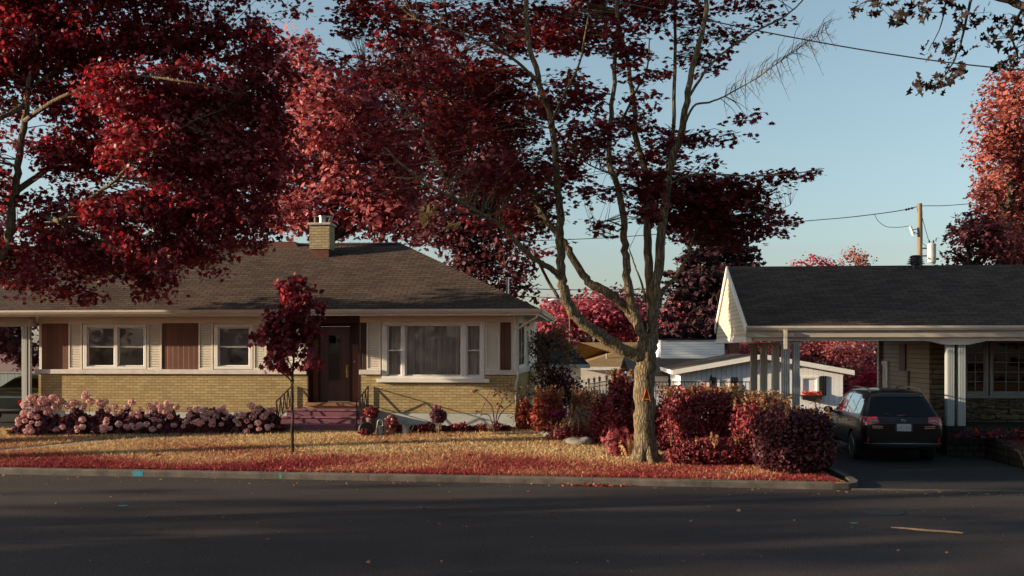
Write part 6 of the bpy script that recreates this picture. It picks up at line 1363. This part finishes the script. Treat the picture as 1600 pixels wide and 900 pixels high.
# --- black estate car on the driveway
SUVL = W(1411.5, 726, 22.4); suv = empty('parked_car', (SUVL.x, 22.4, .02), -R(6.0), 'black estate car with roof rails parked on the driveway under the carport', 'car')
S_ = [(-.03, .44, .74, .84, .72, .92, .66), (.0, .38, .83, .90, .80, .98, .74), (.06, .33, .89, .97, .84, 1.03, .79), (.14, .30, .91, 1.02, .855, 1.12, .765), (.30, .28, .915, 1.03, .865, 1.34, .70), (.46, .27, .92, 1.03, .87, 1.535, .645), (.62, .26, .92, 1.03, .87, 1.605, .625), (1.0, .25, .92, 1.03, .87, 1.635, .62), (1.8, .24, .92, 1.02, .865, 1.65, .62), (2.5, .24, .92, 1.01, .86, 1.625, .615), (2.9, .24, .92, 1.0, .86, 1.53, .61), (3.3, .24, .92, .99, .855, 1.27, .64), (3.62, .24, .92, .97, .85, 1.04, .68), (4.1, .25, .91, .92, .82, .97, .62), (4.5, .28, .88, .83, .76, .88, .56), (4.72, .32, .82, .72, .70, .77, .5), (4.80, .40, .68, .62, .60, .66, .4)]
body, bv = car_body(suv, S_, 'carblack', [(.98, .34), (3.72, .34)], .34)
Y = (0, 1, 0); Xn = (1, 0, 0)
patch(bv, [(-.74, -1, 1.06), (.74, -1, 1.06), (.60, -1, 1.47), (-.60, -1, 1.47)], Y, .006, 16, 8, rounded=.12).build('rear_window', M['carglass'], suv, smooth=True, uv=False)
for s in (-1, 1):
    dv = (-s, 0, 0)
    for a in ([(s, .42, 1.10), (s, .98, 1.08), (s, .98, 1.50), (s, .62, 1.49)], [(s, 1.04, 1.08), (s, 1.92, 1.07), (s, 1.92, 1.52), (s, 1.04, 1.51)], [(s, 1.98, 1.07), (s, 3.2, 1.05), (s, 2.72, 1.47), (s, 1.98, 1.52)]):
        mb = patch(bv, a, dv, .006, 10, 6)
        if s > 0: mb.f = [f[::-1] for f in mb.f]
        mb.build('side_window', M['carglass'], suv, smooth=True, uv=False)
    # tail lamp wraps round the corner
    tl = patch(bv, [(s * .86, -1, .86), (s * .52, -1, .93), (s * .56, -1, 1.045), (s * .845, -1, 1.055)], Y, .012, 10, 5); t1 = tl.build('tail_light', M['redlens'], suv, smooth=True, uv=False)
    c1 = patch(bv, [(s * .74, -1, .945), (s * .55, -1, .955), (s * .57, -1, .985), (s * .72, -1, .985)], Y, .018, 8, 3); c1.build('clear_lens', M['clearlens'], t1, smooth=True, uv=False)
    sd2 = patch(bv, [(s * 1.3, .07, .88), (s * 1.3, .30, .96), (s * 1.3, .24, 1.02), (s * 1.3, .12, 1.02)], (-s, 0, 0), .010, 5, 4); sd2.build('tail_light_side', M['redlens'], t1, smooth=True, uv=False)
    rf_ = patch(bv, [(s * .80, -1, .47), (s * .74, -1, .47), (s * .745, -1, .59), (s * .79, -1, .59)], Y, .008, 3, 4); rf_.build('reflector', M['redlens'], suv, smooth=True, uv=False)
    for k in (0, 1): patch(bv, [(s * .68, -1, .845 - k * .04), (s * .45, -1, .835 - k * .04), (s * .45, -1, .855 - k * .04), (s * .68, -1, .865 - k * .04)], Y, .006, 5, 1).build('chrome_strip', M['chrome'], suv, smooth=True, uv=False)
    # rails, mirrors, handles
    mb = MB(); mb.tube(catmull([(s * .57, .60, 1.58), (s * .575, .74, 1.655), (s * .58, 1.2, 1.675), (s * .58, 2.1, 1.675), (s * .57, 2.55, 1.65), (s * .565, 2.68, 1.60)]), .018, 8); mb.build('roof_rail', M['blackplastic'], suv, smooth=True, uv=False)
    mb = MB(); mb.blob((s * 1.02, 3.05, 1.05), (.12, .07, .085), 1, 0, 12, 8); mb.bar((s * .86, 3.08, 1.0), (s * .98, 3.06, 1.02), .05); mb.build('wing_mirror', M['carblack'], suv, smooth=True, uv=False)
    for hy in (1.25, 2.2): mb = MB(); mb.tube([(s * .925, hy, .90), (s * .955, hy + .03, .905), (s * .955, hy + .17, .905), (s * .925, hy + .2, .90)], .014, 6); mb.build('door_handle', M['chrome'], suv, smooth=True, uv=False)
    for wy in (.98, 3.72): wheel(suv, s * .80, wy, .335, .335, .225)
    for dy, z0, z1 in ((1.02, .4, 1.03), (1.96, .36, 1.03), (3.05, .4, 1.0)): patch(bv, [(s, dy, z0), (s, dy + .012, z0), (s, dy + .012, z1), (s, dy, z1)], (-s, 0, 0), .001, 1, 6).build('door_gap', M['blackplastic'], suv, uv=False)
    mb = MB(); mb.tube(catmull([(s * .88, 1.4, .28), (s * .93, 1.5, .27), (s * .93, 3.2, .27), (s * .88, 3.3, .28)]), .03, 6); mb.build('sill_trim', M['blackplastic'], suv, smooth=True, uv=False)
patch(bv, [(-.60, -1, 1.475), (.60, -1, 1.475), (.56, -1, 1.565), (-.56, -1, 1.565)], Y, .02, 12, 3).build('spoiler', M['carblack'], suv, smooth=True, uv=False)
patch(bv, [(-.80, -1, .36), (.80, -1, .36), (.80, -1, .46), (-.80, -1, .46)], Y, .014, 14, 3).build('bumper_trim', M['blackplastic'], suv, smooth=True, uv=False)
patch(bv, [(-.84, -1, .462), (.84, -1, .462), (.84, -1, .474), (-.84, -1, .474)], Y, .016, 14, 1).build('chrome_strip', M['steel'], suv, smooth=True, uv=False)
patch(bv, [(-.60, -1, .5), (.60, -1, .5), (.60, -1, .51), (-.60, -1, .51)], Y, .003, 14, 1).build('tailgate_gap', M['rubber'], suv, smooth=True, uv=False)
mb = MB(); mb.tube([(-.14, .105, 1.075), (.1, .08, 1.10)], [.012, .008], 6); mb.tube([(.02, .10, 1.07), (-.38, .14, 1.13)], .008, 6); mb.build('wiper', M['rubber'], suv, uv=False)
mb = MB(); mb.box(-.155, .155, -.062, -.052, .745, .905); pl = mb.build('number_plate', M['plate'], suv, bevel=.004)
mb = MB(); mb.box(-.20, .20, -.051, -.0, .72, .93); mb.build('plate_recess', M['blackplastic'], suv, bevel=.008)
# small unreadable dark strokes, as far as the photograph shows the plate
rn = random.Random(9)
for i in (0, 1, 2, 4, 5, 6):
    mb = MB(); x = -.125 + i * .042
    mb.box(x - .012, x - .006, -.0645, -.0625, .79, .845)
    if i % 2: mb.box(x - .005, x + .012, -.0645, -.0625, .812, .820)
    if i % 3: mb.box(x - .005, x + .012, -.0645, -.0625, .838, .845)
    if i % 2 == 0: mb.box(x - .005, x + .010, -.0645, -.0625, .79, .797)
    mb.build('plate_letter', M['inkblue'], pl, uv=False)
# oval emblem with small stars
mb = MB(); N_ = 24; em = [(math.cos(a * 6.2832 / N_) * .058, math.sin(a * 6.2832 / N_) * .029) for a in range(N_)]
for i in range(N_):
    a, b = em[i], em[(i + 1) % N_]; mb.bar((a[0], -.015, .985 + a[1]), (b[0], -.015, .985 + b[1]), .007, .007)
for x, z, r in ((-.03, .992, .011), (-.008, .978, .006), (.008, .998, .006), (.022, .98, .006), (.035, .99, .006), (.01, .985, .006)): mb.blob((x, -.016, z), (r, .004, r), 1, 0, 6, 4)
mb.build('emblem', M['chrome'], suv, uv=False)
# --- old dark green saloon in the carport at the other end
sal = empty('old_saloon_car', (pxx(-2, 27.6), 27.6, .5), -R(5), 'old dark green saloon parked in the carport end of the brick bungalow', 'car')
S2 = [(-.02, .45, .70, .74, .68, .80, .6), (.03, .36, .80, .82, .76, .87, .68), (.15, .30, .86, .87, .80, .91, .70), (.6, .26, .87, .89, .82, .94, .72), (.95, .25, .88, .89, .83, .97, .70), (1.25, .25, .88, .89, .83, 1.16, .60), (1.55, .25, .88, .89, .83, 1.33, .52), (2.0, .25, .88, .88, .83, 1.37, .52), (2.6, .25, .88, .87, .82, 1.34, .51), (3.0, .25, .88, .86, .82, 1.13, .58), (3.3, .26, .88, .85, .82, .93, .68), (4.2, .28, .86, .82, .78, .88, .62), (4.55, .36, .78, .72, .70, .78, .5)]
b2, bv2 = car_body(sal, S2, 'cargreen', [(.95, .32), (3.55, .32)], .32)
patch(bv2, [(-.60, 1.0, .98), (.60, 1.0, .98), (.47, 1.4, 1.29), (-.47, 1.4, 1.29)], (0, .5, -.5), .006, 12, 8).build('rear_window', M['carglass'], sal, smooth=True, uv=False)
for s in (-1, 1):
    mb = patch(bv2, [(s, 1.35, .95), (s, 2.95, .94), (s, 2.65, 1.27), (s, 1.62, 1.27)], (-s, 0, 0), .006, 10, 6)
    if s > 0: mb.f = [f[::-1] for f in mb.f]
    mb.build('side_window', M['carglass'], sal, smooth=True, uv=False)
    patch(bv2, [(s * .78, -1, .60), (s * .56, -1, .60), (s * .56, -1, .70), (s * .76, -1, .70)], Y, .01, 5, 3).build('tail_light', M['redlens'], sal, uv=False)
    for wy in (.95, 3.55): wheel(sal, s * .77, wy, .32, .315, .19, 5, 'steel')
mb = MB(); mb.tube(catmull([(-.86, .25, .42), (-.84, -.04, .42), (-.5, -.12, .42), (.5, -.12, .42), (.84, -.04, .42), (.86, .25, .42)]), .05, 8); mb.build('bumper', M['blackplastic'], sal, smooth=True, uv=False)
patch(bv2, [(-.82, -1, .775), (.82, -1, .775), (.82, -1, .785), (-.82, -1, .785)], Y, .006, 12, 1).build('chrome_strip', M['steel'], sal, uv=False)

# ------------------------------------------------------------------ trees of the near side, outside the view: some shade the street
NG = 'street trees on the near verge'
def nt_(x, y, h, r, label, seed, z0=3.0, dens=1.0, sh=(0, 0)):
    loc = Vector((x, y, .1)); rn = random.Random(seed); bl = []
    for i in range(9):
        a = rn.uniform(0, 6.28); q = rn.uniform(.1, .65) * r; z = rn.uniform(z0 + 1, h - 1); bl.append(((x + sh[0] + math.cos(a) * q, y + sh[1] + math.sin(a) * q, z), (r * .5, r * .5, (h - z0) * .2), int(15 * dens)))
    return tree('street_tree', loc, label, bl, 'far', 'quad', .5, 9, .7, .6, .35, seed=seed, tw=4, twr=.03, group=NG)
nt_(-34, 7.5, 11, 6.0, 'shade tree on the near verge, first from the viewpoint', 201, 3.2, .30)
nt_(-47, 6.7, 14, 7.0, 'shade tree on the near verge, second from the viewpoint', 202, 4, .5)
nt_(-62, 4.6, 17, 7.5, 'shade tree on the near verge, third from the viewpoint', 203, 5, 1.0)
nt_(-86, .5, 21, 7, 'tall shade tree on the near verge, fourth from the viewpoint', 204, 6)
def sky_block_tree(x, y, h, r, lb, sd): nt_(x, y, h, r, lb, sd, 1.6, 2.6)  # unseen trees added to cut sky fill and darken window reflections
sky_block_tree(-6, -11, 13, 6.5, 'added sky-blocking tree across the street facing the brick bungalow', 205)
sky_block_tree(-40, -18, 15, 8, 'large added sky-blocking tree at the edge of the lots across the street', 208)
sky_block_tree(27, -9, 15, 7.5, 'added sky-blocking tree across the street beyond the driveway side', 209)
sky_block_tree(38, 2, 14, 7, 'big added sky-blocking tree on the near verge past the driveway', 210)
sky_block_tree(2, -26, 19, 9, 'tall added sky-blocking tree at the back of the lots across the street', 211)
sky_block_tree(-18, -28, 19, 9, 'second tall added sky-blocking tree at the back of the lots across the street', 212)
sky_block_tree(22, -27, 19, 9, 'third tall added sky-blocking tree at the back of the lots across the street', 213)
nt_(-27, 11.0, 20, 4.6, 'added unseen tree leaning out over the street to shade the lawn maple', 214, 8.8, 3.0, (0, 5.0))  # added out of view so the lawn maple's limbs fall in shadow
nt_(-15.6, 21.75, 7.2, 2.3, 'slender street maple on the far verge outside the lawn end', 215, 3.9, .5)
sky_block_tree(10, -12, 14, 7, 'added sky-blocking tree across the street facing the carport bungalow', 206)
sky_block_tree(-24, -13, 14, 7.5, 'added sky-blocking tree across the street beyond the near lawn', 207)

# ------------------------------------------------------------------ grass, litter and marks
def grass(name, n, x0, x1, y1off, label, seed, h_=.06, rightside=False):
    rng = np.random.default_rng(seed); X = rng.uniform(x0, x1, n * 2); 
    ky = np.interp(X, KX, KY) + .17
    if rightside: Y_ = rng.uniform(18.9, 25, len(X)); ok = X > np.interp(Y_, [p[1] for p in RW], [p[0] for p in RW]) + .27
    else: Y_ = ky + rng.random(len(X)) * (y1off - ky); ok = np.ones(len(X), bool)
    if not rightside:
        for a, b in zip(pp[:-1], pp[1:]):
            a = np.array(a); b = np.array(b); dd = b - a; t = (((X - a[0]) * dd[0] + (Y_ - a[1]) * dd[1]) / (dd @ dd)).clip(0, 1); ok &= np.hypot(X - a[0] - dd[0] * t, Y_ - a[1] - dd[1] * t) > .20
    X = X[ok][:n]; Y_ = Y_[ok][:n]; Z = np.array([lawn_z(a, b) for a, b in zip(X, Y_)])
    S = h_ * (1 + .4 * rng.normal(size=len(X))).clip(.4, 2.4)
    pn = .5 + .25 * np.sin(X * 1.3 + 2 * np.sin(Y_ * 1.1)) + .25 * np.sin(Y_ * 2.3 + 1.7 * np.sin(X * .7))
    FW = rng.normal(size=(len(X), 3)) * .5 + [0, 0, 1.2]; Nn = rng.normal(size=(len(X), 3)) + [0, -.4, .5]
    o = leaf_mesh(name, np.stack([X, Y_, Z + S * .42], 1), Nn, S, 'blade', LM['grass'], None, rng, fwd=FW)
    dk = (Y_ - np.interp(X, KX, KY)); v = (.10 + .60 * np.clip((dk - .5 + .9 * (pn - .5)) / 2.8, 0, 1) + .34 * (pn - .5) + .20 * rng.normal(size=len(X))).clip(0, 1)
    o.data.attributes['v'].data.foreach_set('value', v.astype(np.float32)); tag(o, label, None, None, 'stuff'); return o
LM['grass'] = leafmat('dry_red_grass', [(.0, (.20, .025, .035)), (.25, (.36, .065, .06)), (.45, (.46, .22, .12)), (.7, (.58, .41, .20)), (1, (.68, .54, .30))], .25, .7, .1, tint=0.0)
grass('grass', 330000, -14, 6.1, 26.6, 'golden lawn grass turning crimson along the kerb', 1)
LM['grass2'] = LM['grass']; LM['grass'] = leafmat('maroon_grass', [(.0, (.07, .015, .02)), (1, (.20, .05, .05))], .2, .8, .1, tint=0.0)
grass('grass', 30000, 10.9, 17, 25, 'dark maroon grass above the low stone wall', 2, .06, True)
# weed rosettes and tufts on the lawn
rn = random.Random(12)
for k, (px, py) in enumerate(((365, 720), (570, 719), (604, 703), (520, 715), (695, 718), (650, 703), (700, 697), (735, 715), (880, 702), (245, 712))):
    d = F * (CZ - .22) / (py - HZ); x = pxx(px, d); z = lawn_z(x, d); rng = np.random.default_rng(300 + k); root = empty('weed', (x, d, z), 0, None, 'weed', 'pale weeds in the lawn')
    n = 26; a = rng.random(n) * 6.28; t = .3 + .7 * rng.random(n); P = np.stack([np.cos(a) * t * .10, np.sin(a) * t * .07, .03 + .05 * rng.random(n)], 1); leaf_mesh('weed_leaves', P, rng.normal(size=(n, 3)) * .4 + [0, 0, 1], np.full(n, .09), 'narrow', LM['pink' if k % 2 else 'peach'], root, rng, fwd=np.stack([np.cos(a), np.sin(a), .5 + 0 * a], 1))
    root['label'] = ['pink weed rosette nearest the kerb beside the young maple', 'pale weed tuft between the young maple and the flower bed', 'dark pink weed in the golden grass below the picture window', 'small weed close to the young maple stem', 'weed rosette on the red grass below the standard rose', 'weed under the picture window, farther from the kerb', 'weed just before the standard rose', 'weed on the red grass below the rose bush', 'weed in the shadow band before the pale rocks', 'lone weed on the grass below the hydrangeas'][k]
# fallen leaves on road and lawn
rng = np.random.default_rng(77); n = 420; X = rng.uniform(-13, 13, n); ky = np.interp(X, KX, KY); Y_ = np.where(rng.random(n) < .5, ky - np.abs(rng.normal(size=n)) * .35 - .05, ky - rng.random(n) * 8); P = np.stack([X, Y_, np.full(n, .012)], 1)
o = leaf_mesh('fallen_leaves', P, np.array([0, 0, 1]) + rng.normal(size=(n, 3)) * .35, .045 * (1 + .4 * rng.normal(size=n)).clip(.4, 2), 'maple', LM['tips'], None, rng); tag(o, 'dry fallen leaves scattered over the road and along the kerb', None, None, 'stuff')
rng = np.random.default_rng(78); n = 160; X = rng.normal(size=n) * .30 + 1.55; P = np.stack([X, np.interp(X, KX, KY) - .06 - np.abs(rng.normal(size=n)) * .10, .012 + .02 * rng.random(n)], 1)
o = leaf_mesh('leaf_litter', P, rng.normal(size=(n, 3)) * .5 + [0, 0, 1], np.full(n, .05), 'maple', LM['russet'], None, rng); tag(o, 'small heap of russet leaves in the gutter below the big maple', None, None, 'stuff')
# stick on the road
s0 = W(1392, 0, 10); 
def onroad(px, py, z=0.0): d = F * (CZ - z) / (py - HZ); return Vector((pxx(px, d), d, z))
mb = MB(); a = onroad(1392, 826); b = onroad(1505, 835); p = [a.lerp(b, t) + Vector((0, .02 * math.sin(t * 9), .018)) for t in lin(0, 1, 9)]; mb.tube([q - a for q in p], [.006, .012, .014, .016, .016, .017, .016, .015, .010], 7); m_ = p[3]; mb.tube([m_ - a, m_ - a + Vector((.12, .06, .01))], [.008, .003], 5); o = mb.build('stick', M['stick'], None, uv=False); o.location = a; tag(o, 'long thin dead branch lying on the asphalt before the driveway', 'branch')
for (px, py, rx, ry, mt, lb) in ((192, 790, .08, .035, 'bluepaint', None), (1334, 817, .06, .04, 'greenpaint', None)):
    c_ = onroad(px, py, .004); mb = MB(); mb.face([(c_.x + rx * math.cos(t) * (1 + .15 * math.sin(3 * t)), c_.y + rx * .9 * math.sin(t), .004) for t in [i * .5236 for i in range(12)]]); o = mb.build('paint_spot', M[mt], None, uv=False); o['kind'] = 'structure'
mb = MB(); x0 = pxx(213, 20.45); 
for xx, w_, mt in ((pxx(220, 20.5), .22, 'bluepaint'), (pxx(440, 20.05), .05, 'greenpaint')):
    mb = MB(); y0 = kerb_y(xx - w_ / 2); y1 = kerb_y(xx + w_ / 2); mb.face([(xx - w_ / 2, y0 - .003, .012), (xx + w_ / 2, y1 - .003, .012), (xx + w_ / 2, y1 - .003, .10), (xx - w_ / 2, y0 - .003, .10)]); mb.face([(xx - w_ / 2, y0 + .027, .1283), (xx + w_ / 2, y1 + .027, .1283), (xx + w_ / 2, y1 + .13, .1318), (xx - w_ / 2, y0 + .13, .1318)]); mb.build('kerb_mark', M[mt], KB, uv=False)
# low iron cover in the road
c_ = onroad(1380, 800); mb = MB(); mb.lathe([(.33, 0), (.33, .006), (.28, .006), (.28, .003), (.0, .003)], (0, 0, 0), 28); o = mb.build('manhole_cover', M['iron'], None, uv=False); o.location = (c_.x, c_.y, .002); tag(o, 'round iron cover set in the asphalt before the driveway', 'manhole cover')
